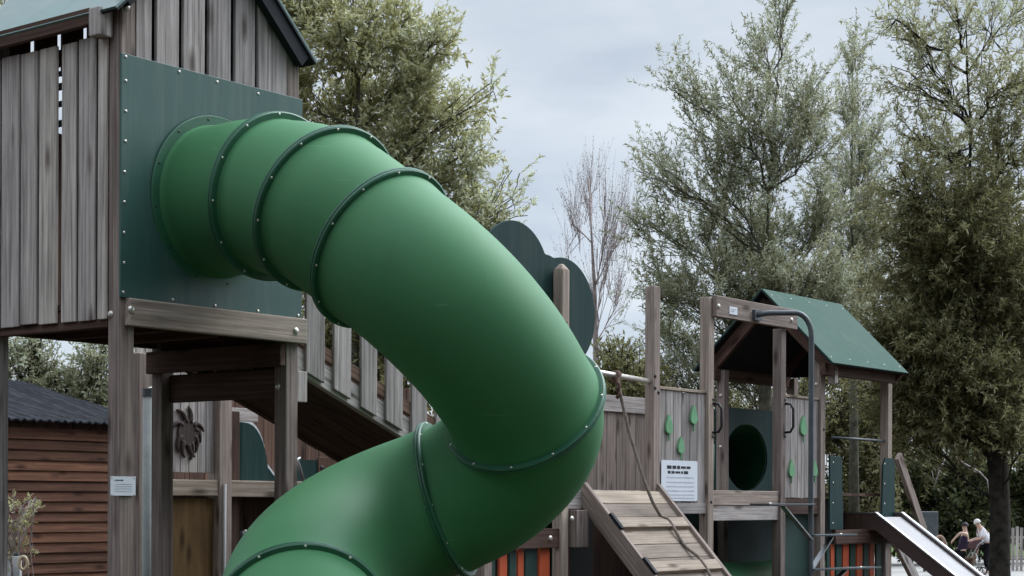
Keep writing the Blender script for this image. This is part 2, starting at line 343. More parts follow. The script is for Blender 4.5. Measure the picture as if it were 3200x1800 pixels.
# gable boards over the panel
gx = [.095, .208, .388, .562, .744, .917, 1.081, 1.145]
APX, ASL = .612, .96; AH = 3.06
def gh(u): return AH-ASL*abs(u-APX)-.05
mb = MB(); ws = [.0, .208, .388, .562, .744, .917, 1.081]
edges = [(.095, .194), (.224, .373), (.404, .548), (.578, .729), (.760, .904), (.930, 1.14)]
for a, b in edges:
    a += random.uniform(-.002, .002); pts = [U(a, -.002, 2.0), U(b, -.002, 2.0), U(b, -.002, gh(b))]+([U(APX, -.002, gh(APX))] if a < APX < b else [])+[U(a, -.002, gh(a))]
    mb.prism(pts, EV*.022, random.uniform(.02, .38))  # board tone lowered, roof overhang shade put into the colour
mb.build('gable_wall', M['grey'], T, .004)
mb = MB(); mb.box(.095, 1.14, .05, .06, 1.98, 2.55, 'h', .0); mb.build('gable_gap_dark_sheet', M['dark'], T)  # near-black sheet added so the gable gaps read as shaded
# rear wall (seen through the gaps) left open above
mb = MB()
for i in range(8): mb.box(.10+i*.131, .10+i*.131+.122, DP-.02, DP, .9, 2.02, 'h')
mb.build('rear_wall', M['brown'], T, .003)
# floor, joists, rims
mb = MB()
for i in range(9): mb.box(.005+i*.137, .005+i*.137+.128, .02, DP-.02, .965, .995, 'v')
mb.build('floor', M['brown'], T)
mb = MB(); mb.box(.025, 1.262, -.046, -.002, .862, .998, 'u', .75); rim = mb.build('rim_beam', M['post'], T, .006)
mb = MB(); mb.box(W_-.135, W_-.094, .0, DP, .735, .862, 'v', .35); sbm = mb.build('rim_beam', M['brown'], T, .006)
mb = MB(); mb.box(W_-.04, W_-.002, .092, DP-.095, .57, .73, 'v', .2); mb.build('rim_beam', M['brown'], T, .006)
mb = MB(); mb.box(W_-.06, W_-.02, .092, DP-.095, .80, .962, 'v', .2); mb.build('rim_beam', M['brown'], T, .006)
mb = MB(); mb.box(.1, W_-.1, DP-.06, DP-.02, .88, .962, 'u', .2); mb.build('rim_beam', M['brown'], T, .006)
mb = MB(); xs = sorted([onv(x, y, DP-.04)[0] for x, y in ((100, 147), (184, 127), (265, 105))]); cuts = [-.05]+[c for x in xs for c in (x-.016, x+.016)]+[1.19]
for a, b in zip(cuts[::2], cuts[1::2]):
    lo, hi = max(a, .0), b
    if hi > lo: mb.prism([U(lo, DP-.05, 2.33), U(hi, DP-.05, 2.33), U(hi, DP-.05, gh(hi))]+([U(APX, DP-.05, gh(APX))] if lo < APX < hi else [])+[U(lo, DP-.05, gh(lo))], EV*.015, 0)
mb.build('rear_gable', M['brown'], T)
mb = MB(); [mb.box(u_, u_+.045, .1, DP-.15, .865, .962, 'v', .2) for u_ in (.35, .7)]; mb.build('joist', M['brown'], T, .004)
# roof: two laminate slopes, ridge along v
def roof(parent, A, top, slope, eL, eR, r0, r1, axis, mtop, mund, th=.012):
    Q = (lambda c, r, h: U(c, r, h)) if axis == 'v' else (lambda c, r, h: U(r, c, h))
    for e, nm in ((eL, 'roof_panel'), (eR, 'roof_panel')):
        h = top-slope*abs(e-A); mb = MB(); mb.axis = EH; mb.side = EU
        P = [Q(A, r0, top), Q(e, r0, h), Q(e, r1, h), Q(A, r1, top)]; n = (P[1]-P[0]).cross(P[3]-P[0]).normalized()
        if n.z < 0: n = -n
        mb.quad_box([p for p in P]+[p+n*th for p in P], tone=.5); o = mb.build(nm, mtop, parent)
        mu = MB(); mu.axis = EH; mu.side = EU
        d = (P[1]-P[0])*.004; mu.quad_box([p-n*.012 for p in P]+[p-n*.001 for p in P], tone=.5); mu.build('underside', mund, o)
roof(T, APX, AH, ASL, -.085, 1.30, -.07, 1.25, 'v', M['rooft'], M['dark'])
mb = MB()
for sgn, e, o_, t_ in ((-1, .0, .035, .03), (1, 1.225, .075, .08)):
    a = U(APX, -.035, AH-o_); b = U(e, -.035, AH-ASL*abs(e-APX)-o_); mb.beam(a, b, EV, .05, t_, .0)
mb.build('barge_board', M['dark'], T)
for p, n_, r_ in ((onv(397, 22, 0), FR, .019), (onv(919, 166, 0), FR, .019), (onv(929, 322, -.0), FR, .018)): bolt(p_fl if p[0] < .5 else p_fr, U(p[0], -.001, p[1]), n_, r_)
q = onu(346, 982, 0); bolt(p_fl, U(-.001, q[0], q[1]), LF, .019)
for x, y in ((410, 967), (925, 1034)): q = onv(x, y, -.047); bolt(rim, U(q[0], -.047, q[1]), FR, .02)
for x, y in ((851, 1119), (869, 1209)): q = onu(x, y, W_-.09); bolt(p_fr, U(W_-.091, max(.02, min(.07, q[0])), q[1]), LF, .018)
# green front panel with the hole for the tube
EP = MB(); EP.box(-.012, 1.245, -.018, -.004, 1.0, 2.198, 'h', .5)
panel = EP.build('front_panel', M['plate'], T, .002)
sc = [(393, 177), (393, 252), (393, 347), (392, 441), (389, 537), (389, 631), (388, 727), (388, 821), (385, 913), (560, 224), (679, 256), (807, 293), (540, 936), (672, 955), (806, 972), (932, 986)]
for x, y in sc: q = onv(x, y, -.018); bolt(panel, U(q[0], -.0185, q[1]), FR, .0085, 'zinc', 'screw')

# notice on the post
def notice(name, u0, u1, h0, h1, v, label, lines, title, base):
    t = thing(name, base, label, 'notice')
    mb = MB(); mb.box(u0, u1, v-.004, v, h0, h1, 'h', .5); mb.build('sheet', M['paper'], t)
    H = h1-h0; Wd = u1-u0
    for cu_ in (u0+.02*Wd+.004, u1-.02*Wd-.004):
        for ch_ in (h0+.006, h1-.006): bolt(t, U(cu_, v-.0042, ch_), FR, .005, 'zinc', 'screw')
    for i, (y, a, b, k) in enumerate(title+lines):
        mb = MB(); x = u0+a*Wd; yy = h1-y*H
        while x < u0+b*Wd:
            wd = random.uniform(.025, .085)*Wd*k; hh = H*.014*k*(1+.6*random.random())
            mb.box(x, min(x+wd, u0+b*Wd), v-.0052, v-.0041, yy-hh, yy+hh, 'h'); x += wd+.012*Wd*k
        mb.build('print_line', M['ink'] if i < len(title) else M['inkp'], t)
    return t
q0 = onv(353, 1488, -.03); q1 = onv(432, 1549, -.03)
nb = notice('notice', q0[0]+.004, q1[0], q1[1], q0[1], -.006, 'small white printed notice fixed low on the front post of the tall tower', [(y, .15, .85, .7) for y in (.40, .52, .64, .76)], [(.2, .16, .50, 1.5)], U(.04, -.006, .03))

# ---------------------------------------------------------------- tube slide
TS = thing('tube_slide', U(.9, -1.2, -EYE), 'big dark green plastic tube slide spiralling down out of the green panel', 'tube slide')
def nrm(a): a = Vector(a); return a.normalized()
def D(u, v, h): return EU*u+EV*v+EH*h
FRM = [((.62, -.02, 1.55), (0, -1, -.02)), ((.605, -.46, 1.53), (-.04, -.97, -.22)), ((.56, -.86, 1.42), (-.09, -.89, -.45)), ((.635, -1.15, 1.212), (.0, -.85, -.53)),
       ((1.315, -1.50, .47), (.75, .16, -.64)), ((1.385, -.94, .012), (-.42, .86, -.29)), ((.13, -1.12, -.58), (-.60, -.72, -.34)), ((.55, -1.95, -1.05), (.62, -.70, -.35)), ((1.5, -2.3, -1.45), (.95, -.2, -.15))]
RT = .385
def sect(i):
    (a, ta), (b, tb) = FRM[i], FRM[i+1]; A, B = U(*a), U(*b); Ta, Tb = D(*ta).normalized(), D(*tb).normalized()
    d = (B-A).length; ang = Ta.angle(Tb); k = d*(1.0+.18*ang) if i != 4 else d*.95
    pts = []; tans = []; n = 26
    for j in range(n+1):
        t = j/n; h00 = 2*t**3-3*t**2+1; h10 = t**3-2*t**2+t; h01 = -2*t**3+3*t**2; h11 = t**3-t**2
        pts.append(A*h00+Ta*k*h10+B*h01+Tb*k*h11)
        tans.append((A*(6*t*t-6*t)+Ta*k*(3*t*t-4*t+1)+B*(6*t-6*t*t)+Tb*k*(3*t*t-2*t)).normalized())
    return pts, tans
def sweep(mb, pts, tans, prof, n=64):     # prof: list of (offset along tangent, radius) per station or one radius
    up = None; rings = []
    for p, t, r in zip(pts, tans, prof):
        if up is None: up = (EH-t*EH.dot(t)).normalized()
        up = (up-t*up.dot(t)).normalized(); sd = t.cross(up); b = len(mb.v); rings.append(b)
        for k in range(n): a = 2*math.pi*k/n; mb.v.append(p+(up*math.cos(a)+sd*math.sin(a))*r)
    for i in range(len(rings)-1):
        for k in range(n): mb.f.append([rings[i]+k, rings[i]+(k+1) % n, rings[i+1]+(k+1) % n, rings[i+1]+k]); mb.tone.append(.5); mb.uv.append([Vector((0, 0))]*4)
sections = []
for i in range(len(FRM)-1):
    pts, tans = sect(i); mb = MB(); rr = []
    for j in range(len(pts)):
        e = min(j, len(pts)-1-j); rr.append(RT+(.012 if e == 0 else .006 if e == 1 else 0))
    sweep(mb, pts, tans, rr); sections.append(mb.build('tube_section', M['tube'], TS, smooth=True))
def flange(i, parent, ro=.423, th=.036, nb=12, m='flange', boltm='zinc', ph=.2):
    c, t = U(*FRM[i][0]), D(*FRM[i][1]).normalized(); mb = MB(); up = (EH-t*EH.dot(t)).normalized(); sd = t.cross(up); n = 72
    prof = [(-th/2, RT-.01), (-th/2, ro-.006), (-th/2+.006, ro), (-.003, ro), (0, ro-.005), (.003, ro), (th/2-.006, ro), (th/2, ro-.006), (th/2, RT-.01)]
    for k in range(n):
        a = 2*math.pi*k/n; d = up*math.cos(a)+sd*math.sin(a)
        for o_, r in prof: mb.v.append(c+t*o_+d*r)
    m_ = len(prof)
    for k in range(n):
        for j in range(m_-1): a, b = k*m_+j, ((k+1) % n)*m_+j; mb.f.append([a, b, b+1, a+1]); mb.tone.append(.5); mb.uv.append([Vector((0, 0))]*4)
    o = mb.build('flange', M[m], parent, smooth=False)
    for k in range(nb):
        a = 2*math.pi*(k+ph)/nb; d = up*math.cos(a)+sd*math.sin(a)
        for s_ in (-1, 1): bolt(parent, c+t*s_*(th/2)+d*((RT+ro)/2+.006), t*s_, .007, boltm)
    return o
flange(0, sections[0], .445, .014, 12, 'flange', 'black', .35)
for i in range(1, len(FRM)-1): flange(i, sections[i], ph=.2+.13*i)

# ---------------------------------------------------------------- sloping slat bridge behind the tube
BR = thing('slat_bridge', U(2.1, .5, -EYE), 'sloping timber bridge with spaced grey slats running down from the tall tower behind the tube', 'bridge')
SL = -.381
def bh(u): return .705+SL*(u-1.329)      # underside of the near stringer
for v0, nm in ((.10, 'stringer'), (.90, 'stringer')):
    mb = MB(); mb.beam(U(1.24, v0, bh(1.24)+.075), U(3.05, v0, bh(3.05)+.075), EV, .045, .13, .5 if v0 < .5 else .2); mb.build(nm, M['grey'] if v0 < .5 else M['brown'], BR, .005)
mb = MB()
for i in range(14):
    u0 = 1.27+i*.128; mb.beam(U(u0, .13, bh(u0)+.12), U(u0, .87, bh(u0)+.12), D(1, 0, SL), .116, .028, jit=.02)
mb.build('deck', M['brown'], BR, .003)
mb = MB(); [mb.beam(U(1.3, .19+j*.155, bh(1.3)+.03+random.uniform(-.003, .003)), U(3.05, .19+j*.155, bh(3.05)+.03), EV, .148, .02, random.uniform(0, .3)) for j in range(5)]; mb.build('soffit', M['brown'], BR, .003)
for v0 in (.062, .935):
    for off in (.20, .62):
        mb = MB(); mb.beam(U(1.25, v0+.02, bh(1.25)+off), U(3.05, v0+.02, bh(3.05)+off), EV, .03, .075); mb.build('rail', M['brown'], BR, .004)
for k in range(7):
    for v0 in (.055, .962):
        u0 = 1.36+k*.222; hb = bh(u0+.07)
        mb = MB(); mb.axis = EH; mb.side = EU; dv = .02; a, b = u0+random.uniform(-.006, .006), u0+.142+random.uniform(-.006, .006)
        lo, hi = .03+random.uniform(-.012, .012), .72+random.uniform(-.02, .02)
        mb.quad_box([U(a, v0, bh(a)+lo), U(b, v0, bh(b)+lo), U(b, v0+dv, bh(b)+lo), U(a, v0+dv, bh(a)+lo), U(a, v0, bh(a)+hi), U(b, v0, bh(b)+hi), U(b, v0+dv, bh(b)+hi), U(a, v0+dv, bh(a)+hi)], tone=random.uniform(.0, .4))  # low slat tone holds weathering plus shade painted in
        mb.build('slat', M['grey'], BR, .004)
mb = MB(); mb.box(1.245, 1.36, .05, .095, .55, .72, 'h', .4); mb.build('end_block', M['grey'], BR, .004)
# ---------------------------------------------------------------- low platform behind the tower with the cut-out spider
RP = thing('rear_platform', U(2.3, 2.5, -EYE), 'low grey timber platform seen under the tall tower, with board wall and ochre lower panel', 'platform')
RV = 2.0
for (x0, x1), top in (((676, 716), 1.1), ((424, 444), .95)):
    a = onv(x0, 1500, RV)[0]; mb = MB(); mb.box(a, a+.115, RV-.03, RV+.085, -EYE, top, 'h'); rp_post = mb.build('post', M['post'], RP, .006)
mb = MB(); a = onv(745, 1500, RV+.06)[0]; mb.box(a-.03, a+.05, RV+.1, RV+.18, -EYE, .62, 'h', .1); mb.build('post', M['brown'], RP, .006)
a0 = onv(430, 1500, RV)[0]; a1 = onv(676, 1500, RV)[0]
mb = MB(); n = 9; wd = (a1-a0)/n
for i in range(n): mb.box(a0+i*wd+.003, a0+(i+1)*wd-.003, RV+.02, RV+.04, .19, 1.15, 'h', random.uniform(.3, .8))
mb.build('board_wall', M['grey'], RP, .003)
mb = MB(); mb.box(a0, a1, RV-.02, RV+.025, .035, .142, 'u', .8); mb.box(a1+.115, a1+1.6, RV+.02, RV+.06, .03, .142, 'u', .7); mb.build('rim_beam', M['ramp'], RP, .005)
mb = MB(); mb.box(a0+.25, a1, RV+.05, RV+.3, .1, .13, 'u'); mb.box(a1+.1, a1+1.8, RV+.06, RV+.9, .1, .13, 'u'); mb.build('floor', M['grey'], RP)
mb = MB(); mb.box(a0, a1, RV+.03, RV+.045, -EYE, .02, 'h', .9); mb.build('lower_panel', M['ply'], RP)
mb = MB(); [mb.box(2.62+i*.15, 2.62+i*.15+.145, RV+.92, RV+.94, -EYE, .95, 'h') for i in range(20)]; mb.build('back_wall', M['brown'], RP, .003)
mb = MB(); mb.box(a1+.115, a1+1.2, RV+.35, RV+.365, -1.2, .03, 'h', .0); mb.build('lower_wall', M['brown'], RP)
mb = MB(); mb.beam(U(a1+.1, RV+.14, .60), U(a1+.5, RV+.14, .60), EV, .04, .09, .6); mb.build('top_rail', M['grey'], RP, .004)
# green curved end panel and low green board
c0 = onv(795, 1500, RV+.3); c1 = onv(850, 1445, RV+.3); ctop = onv(788, 1335, RV+.3)
pts = [U(c0[0]-.12, RV+.3, .14), U(c1[0]+.07, RV+.3, .14)]+[U(c0[0]-.12+.26*math.cos(t)**.8, RV+.3, .14+.42*math.sin(t)) for t in np.linspace(.25, math.pi/2, 9)]
mb = MB(); mb.prism(pts, EV*.03); mb.build('side_panel', M['plate_shaded'], RP)
mb = MB(); mb.prism([p+EV*.06+EU*.05+EH*.03 for p in pts], EV*.03); mb.build('side_panel', M['white'], RP, label='pale cream curved panel edge')
g0 = onv(925, 1436, RV+.15); g1 = onv(995, 1500, RV+.15)
mb = MB(); mb.box(g0[0]-.1, g1[0], RV+.15, RV+.165, .15, g0[1], 'h'); mb.build('low_panel', M['plate_shaded'], RP)
h0 = onv(996, 1436, RV+.14); h1 = onv(1045, 1500, RV+.14)
mb = MB(); mb.box(h0[0], h1[0]+.25, RV+.14, RV+.165, .06, h0[1]+.02, 'h'); hb = mb.build('end_board', M['brown'], RP, .004, label='reddish brown board with one round black hole')
q = onv(1000, 1462, RV+.14); bolt(hb, U(q[0]+.02, RV+.139, q[1]), FR, .018, 'black', 'hole_cap')
# spider cut-out
SPD = thing('spider_cutout', U(2.24, RV+.0, .45), 'dark brown cut-out spider with curled legs on the grey boards under the tower', 'wall figure')
cs = onv(590, 1352, RV+.0)
mb = MB(); pts = [U(cs[0]+.08*math.cos(t)*(1.0+.12*math.cos(2*t)), RV-.001, cs[1]+.0+.088*math.sin(t)*(1-.08*math.cos(t))) for t in np.linspace(0, 2*math.pi, 28, endpoint=False)]
mb.prism(pts, EV*.018); mb.build('body', M['spider'], SPD, .003)
for ang, ln, cv in ((70, .17, .5), (105, .19, .6), (40, .15, -.9), (140, .17, .9), (18, .12, -1.1), (-20, .13, -1), (200, .15, .9), (235, .16, .6), (-60, .18, -.6), (-85, .17, .5)):
    a = math.radians(ang); P = []
    for j in range(7):
        t = j/6; rr = .07+ln*.62*t; aa = a+cv*t*t*.7; P.append(U(cs[0]+rr*math.cos(aa)*.85, RV+.008, cs[1]+rr*math.sin(aa)))
    mb = MB(); mb.tube(P, [.016, .017, .016, .015, .013, .011, .006], 8); mb.build('leg', M['spider'], SPD, smooth=True)
# round galvanised post with collar, between the tower posts
qp = onv(465, 1213, RV-.15)
CP = thing('capped_pole', U(qp[0], RV-.15, -EYE), 'pale grey round pole with a dark collar standing behind the tall tower corner', 'pole')
mb = MB(); mb.tube([U(qp[0], RV-.15, -EYE), U(qp[0], RV-.15, qp[1]-.02)], .037, 20); mb.build('shaft', M['greypaint'], CP, smooth=True)
mb = MB(); mb.tube([U(qp[0], RV-.15, qp[1]-.055), U(qp[0], RV-.15, qp[1]-.005)], .042, 20); mb.build('collar', M['steeld'], CP)
bolt(CP, U(qp[0]+.01, RV-.16, qp[1]), EH, .02)
# bent grip bar and pipe fitting on the platform
k0, k1, k2 = onv(927, 1432, RV-.1), onv(1000, 1436, RV-.1), onv(957, 1528, RV-.1)
GB = thing('grip_bar', U(k0[0], RV-.1, k2[1]), 'thin bent steel grip bar on the low platform behind the tower', 'grip bar')
mb = MB(); mb.tube([U(k1[0], RV+.12, k1[1]), U(k0[0]+.03, RV-.1, k0[1]), U(k0[0], RV-.1, k0[1]-.01), U(k0[0]+.02, RV-.1, k0[1]-.04), U(k2[0], RV-.1, k2[1])], .011, 8); mb.build('bar', M['steel'], GB, smooth=True)
mb = MB(); mb.dome(U(k2[0], RV-.1, k2[1]), EH, .035, .03); mb.build('foot', M['zinc'], GB)
f0, f1, f2 = onv(770, 1660, RV-.08), onv(812, 1682, RV-.08), onv(762, 1695, RV-.08)
FT = thing('pipe_bracket', U(f0[0], RV-.08, f0[1]), 'shiny bent pipe bracket on the rear platform post beside the tube slide', 'bracket')
mb = MB(); mb.tube([U(f0[0], RV-.06, f0[1]), U(f0[0]+.04, RV-.08, f0[1]-.015), U(f1[0], RV-.08, f1[1]), U(f1[0]+.12, RV-.08, f1[1]-.02)], .014, 8); mb.build('pipe', M['zinc'], FT, smooth=True)
mb = MB(); mb.tube([U(f0[0]-.02, RV-.06, f0[1]), U(f2[0], RV-.07, f2[1])], .016, 8); mb.build('strap', M['black'], FT, smooth=True)
mb = MB(); mb.dome(U(f2[0], RV-.08, f2[1]), FR, .022, .02); mb.build('bolt', M['zinc'], FT)
sp = onv(708, 1540, RV-.03)
mb = MB(); mb.tube([U(sp[0]-.03, RV-.045, sp[1]+.06), U(sp[0]-.03, RV-.045, -EYE+.02)], .011, 8); 
tag(mb.build('steel_rod', M['rod'], None, smooth=True), 'thin steel rod running down the front of the rear platform post', 'rod')
PW = 0.09
PV = 1.0        # front line of the low complex
def pst(parent, u, v, top, bot=-EYE, m='post', pointed=False):
    mb = MB(); mb.box(u, u+PW, v, v+PW, bot, top, 'h')
    if pointed:
        b = len(mb.v); mb.axis = EH; mb.side = EU; i = .032
        mb.quad_box([U(u, v, top), U(u+PW, v, top), U(u+PW, v+PW, top), U(u, v+PW, top), U(u+i, v+i, top+.045), U(u+PW-i, v+i, top+.045), U(u+PW-i, v+PW-i, top+.045), U(u+i, v+PW-i, top+.045)])
    return mb.build('post', M[m], parent, .005)
# ---------------------------------------------------------------- cloud shaped crown panel + its wall section
CW = thing('crown_panel_wall', U(4.6, 1.1, -EYE), 'dark green cloud-shaped crown panel rising behind the tube slide beside a pointed post', 'panel')
def union_outline(circs, n=220):
    cu, ch = 4.6, 1.35; out = []
    for t in np.linspace(0, 2*math.pi, n, endpoint=False):
        d = (math.cos(t), math.sin(t)); best = .3
        for (a, b, r) in circs:
            ox, oy = a-cu, b-ch; pr = ox*d[0]+oy*d[1]; disc = r*r-(ox*ox+oy*oy-pr*pr)
            if disc > 0: best = max(best, pr+math.sqrt(disc))
        out.append((cu+best*d[0], ch+best*d[1]))
    return out
mb = MB(); mb.prism([U(a, PV+.10, b) for a, b in union_outline([(4.6, 1.65, .425), (5.2, 1.45, .42), (4.0, 1.45, .42), (4.98, 1.60, .27), (4.22, 1.60, .27), (4.95, 1.1, .4), (4.25, 1.1, .4)])], EV*.022); mb.build('crown_panel', M['plate_shaded'], CW, .003)
pp = pst(CW, 5.05, PV, 1.76, pointed=True); pst(CW, 4.12, PV, 1.6, pointed=True)
bolt(pp, U(5.10, PV, 1.36), FR, .012, 'black'); bolt(pp, U(5.105, PV, 1.17), FR, .024)
mb = MB(); mb.box(4.2, 5.05, PV+.02, PV+.06, -.34, -.195, 'u', .2); bm_ = mb.build('beam', M['brown'], CW, .005); q = onv(1720, 1682, PV+.02); bolt(bm_, U(q[0], PV+.02, q[1]), FR, .022)
for i, (a, b, mm) in enumerate(((4.26, 4.33, 'dgreen'), (4.38, 4.47, 'orange'), (4.50, 4.58, 'dgreen'), (4.60, 4.67, 'orange'), (4.69, 4.83, 'dgreen'), (4.86, 4.99, 'orange'))):
    mb = MB(); mb.box(a, b, PV+.065, PV+.085, -EYE+.05, -.345, 'h', .5); mb.build('slat', M[mm], CW, .003)
mb = MB(); mb.box(4.2, 5.05, PV+.04, PV+.06, .14, .92, 'h', .3); mb.build('board_wall', M['grey'], CW, .003)
# ---------------------------------------------------------------- ramp platform
PA = thing('ramp_platform', U(5.7, 1.5, -EYE), 'low grey timber platform with board back wall at the top of the climbing ramp', 'platform')
pA = pst(PA, 6.31, PV, 1.76); pst(PA, 5.05, 2.0, 1.0); pst(PA, 6.31, 2.0, 1.0)
for x, y in ((2030, 1173), (2030, 1210), (2058, 1226)): q = onv(x, y, PV); bolt(pA, U(max(6.325, min(6.38, q[0])), PV, q[1]), FR, .017, 'black')
mb = MB()
for i in range(21): a = 5.14+i*.152; mb.box(a, a+.147, 2.02, 2.04, .085, .80, 'h', random.uniform(0, .6))
mb.build('back_wall', M['post'], PA, .003)
mb = MB(); mb.box(5.14, 8.34, 2.0, 2.045, .805, .95, 'u', .4); mb.build('back_rail', M['grey'], PA, .004)
mb = MB(); mb.box(5.14, 6.31, PV+.02, PV+.065, -.05, .095, 'u', .5); mb.build('rim_beam', M['grey'], PA, .005)
mb = MB(); [mb.box(5.06+i*.12, 5.06+i*.12+.112, PV+.07, 2.02, .07, .10, 'v') for i in range(10)]; mb.build('floor', M['grey'], PA)
mb = MB(); mb.box(5.16, 5.32, PV-.06, PV+.015, -.34, -.055, 'h', .1); lb = mb.build('support_block', M['post'], PA, .006); q = onv(1787, 1621, PV-.06); bolt(lb, U(q[0], PV-.061, q[1]), FR, .022)
mb = MB(); mb.box(4.2, 8.34, 2.06, 2.08, -EYE, .12, 'h', .0); mb.build('lower_wall', M['brown'], PA)
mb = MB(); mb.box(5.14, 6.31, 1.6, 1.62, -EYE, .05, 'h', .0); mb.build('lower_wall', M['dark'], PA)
for a, mm in ((5.33, 'dgreen'), (5.45, 'dred'), (5.6, 'dgreen'), (5.75, 'dred')): mb = MB(); mb.box(a, a+.1, PV+.5, PV+.52, -EYE+.05, -.06, 'h'); mb.build('slat', M[mm], PA, .003)
HB = MB(); HB.tube([U(5.12, PV+.045, 1.035), U(6.33, PV+.045, .985)], .022, 12); tag(HB.build('hand_bar', M['zinc'], None, smooth=True), 'pale metal bar across the top of the ramp with a rope tied on', 'bar')
# ramp
RM = thing('climbing_ramp', U(5.86, .3, -EYE), 'pale plank climbing ramp with raised battens leaning up to the low platform', 'ramp')
RS = 1.08
def rh(v): return .098-RS*(PV+.0-v)
for u0, u1 in ((5.335, 5.375), (6.36, 6.40)):
    mb = MB(); mb.beam(U((u0+u1)/2, PV+.05, rh(PV+.05)-.045), U((u0+u1)/2, -.93, rh(-.93)-.045), EU, .042, .15, .45); mb.build('side_board', M['post'], RM, .006)
mb = MB(); L_ = math.hypot(1, RS)
for i in range(20):
    v1 = PV-.01-i*.096; v0 = v1-.093
    mb.beam(U(5.376, (v0+v1)/2, rh((v0+v1)/2)), U(6.359, (v0+v1)/2, rh((v0+v1)/2)), D(0, 1, RS), .093*L_, .03, jit=.015)
mb.build('deck', M['ramp'], RM, .003)
for vb in (.725, .42, .11, -.2, -.5):
    mb = MB(); mb.beam(U(5.375, vb, rh(vb)+.034), U(6.34, vb, rh(vb)+.034), D(0, 1, RS), .10, .058, .7, jit=.02); bt_ = mb.build('batten', M['ramp'], RM, .005)
    mb = MB(); mb.beam(U(5.335, vb, rh(vb)+.044), U(5.374, vb, rh(vb)+.044), D(0, 1, RS), .16, .07, .1); mb.build('end_cap', M['dark'], bt_, .003)
# rope
rp = []
def lerp(a, b, t): return a+(b-a)*t
def onramp(x, y):
    r = ray(x, y); k = r[:2]@D2; t = (.098-RS*PV-RS*(C0@D2))/(r[2]-RS*k); q = r*t; return float((q[:2]-C0)@D1), float((q[:2]-C0)@D2), float(q[2])
for (x, y, v) in ((1928, 1178, PV+.02), (1935, 1215, PV-.02), (1963, 1341, .93), (2012, 1500, .82), (2040, 1570, .765)): q = onv(x, y, v); rp.append((q[0], v, q[1]))
for (x, y) in ((2087, 1652), (2140, 1722), (2186, 1776), (2240, 1850), (2270, 1900)): rp.append(onramp(x, y))
ptsr = []
for i in range(len(rp)-1):
    for j in range(6): ptsr.append(U(*[lerp(rp[i][k], rp[i+1][k], j/6) for k in range(3)]))
# lies on the planks where it meets them
R2 = []
for p in ptsr:
    d = np.array([p.x, p.y])-C0; v = float(d@D2); lim = rh(v)+EYE+.022
    for vb in (.725, .42, .11):
        lim += .055*max(0, 1-max(0, abs(v-vb)-.04)/.14) if abs(v-vb) < .18 else 0
    R2.append(Vector((p.x, p.y, max(p.z, lim))))
ro = thing('climbing_rope', R2[-1], 'long grey rope knotted to the bar and hanging down over the ramp', 'rope')
mb = MB(); mb.tube(R2, .0135, 8); mb.build('strand', M['rope'], ro, smooth=True)
mb = MB(); c = U(rp[0][0], PV+.045, rp[0][2]+.005)
kn = [c+EU*(.02*math.sin(t*1.0)+.012*(t/6))+EV*(.034*math.cos(t))+EH*(.034*math.sin(t)) for t in np.linspace(0, 15, 48)]
kn += [U(onv(1932+.012*k*10, 1195+k*8, PV-.02)[0]+.012*math.sin(k*2), PV-.02+.015*math.cos(k*2), onv(1932, 1195+k*8, PV-.02)[1]) for k in range(7)]
mb.tube(kn, .015, 8); mb.build('knot', M['brown'], ro, smooth=True)
# ---------------------------------------------------------------- leaf wall
def leaf_shape(parent, u, v, h, s=1.0):
    w = lambda t: .050*math.sin(math.pi*t**.62)**.85*(1-.25*t)+(.004 if t < .9 else 0)
    pts = [(w(t), -.072+.165*t) for t in np.linspace(0, 1, 14)]+[(-w(t), -.072+.165*t) for t in np.linspace(1, 0, 14)[1:-1]]
    mb = MB(); mb.prism([U(u+a*s*1.05, v-.02, h+b*s) for a, b in pts], EV*.02); o = mb.build('painted_leaf', M['leafp'], parent, .004)
    mb = MB(); mb.beam(U(u, v-.012, h-.072*s), U(u+.004, v-.012, h-.125*s), EU, .010, .012); mb.build('stem', M['leafp'], o)
    return o
def board_wall(parent, a, b, v, h0, h1, n, cap=True, name='board_wall'):
    mb = MB(); wd = (b-a)/n
    for i in range(n): mb.box(a+i*wd+.003, a+(i+1)*wd-.003, v, v+.022, h0+random.uniform(-.004, .004), h1+random.uniform(-.006, .006), 'h', random.uniform(0, .38))
    o = mb.build(name, M['grey'], parent, .003)
    if cap: mb = MB(); mb.box(a-.005, b+.005, v-.012, v+.036, h1+.004, h1+.028, 'u', .9); mb.build('cap_rail', M['ramp'], parent, .004)
    return o
LW = thing('leaf_wall', U(6.77, PV, -EYE), 'grey board wall with three green leaves beside the ramp above a white notice', 'board wall')
board_wall(LW, 6.405, 7.15, PV+.03, -.02, .925, 6)
for x, y, s in ((2090, 1330, 1.0), (2167, 1300, 1.0), (2127, 1395, .9)): q = onv(x, y, PV+.02); leaf_shape(LW, q[0], PV+.029, q[1]-.0, s)
mb = MB(); mb.box(6.405, 7.15, PV+.02, PV+.07, -.09, .0, 'u', .1); mb.build('bottom_rail', M['grey'], LW, .004)
q0 = onv(2064, 1437, PV+.02); q1 = onv(2178, 1566, PV+.02)
notice('notice', q0[0]+.008, q1[0], q1[1], q0[1], PV+.02, 'large white printed notice on the leaf board wall beside the ramp', [(y, .14, .9, .8) for y in (.42, .54, .645, .75, .85, .93)], [(.17, .15, .80, 1.9), (.295, .17, .74, 1.9)], U(q0[0], PV+.02, q1[1]))
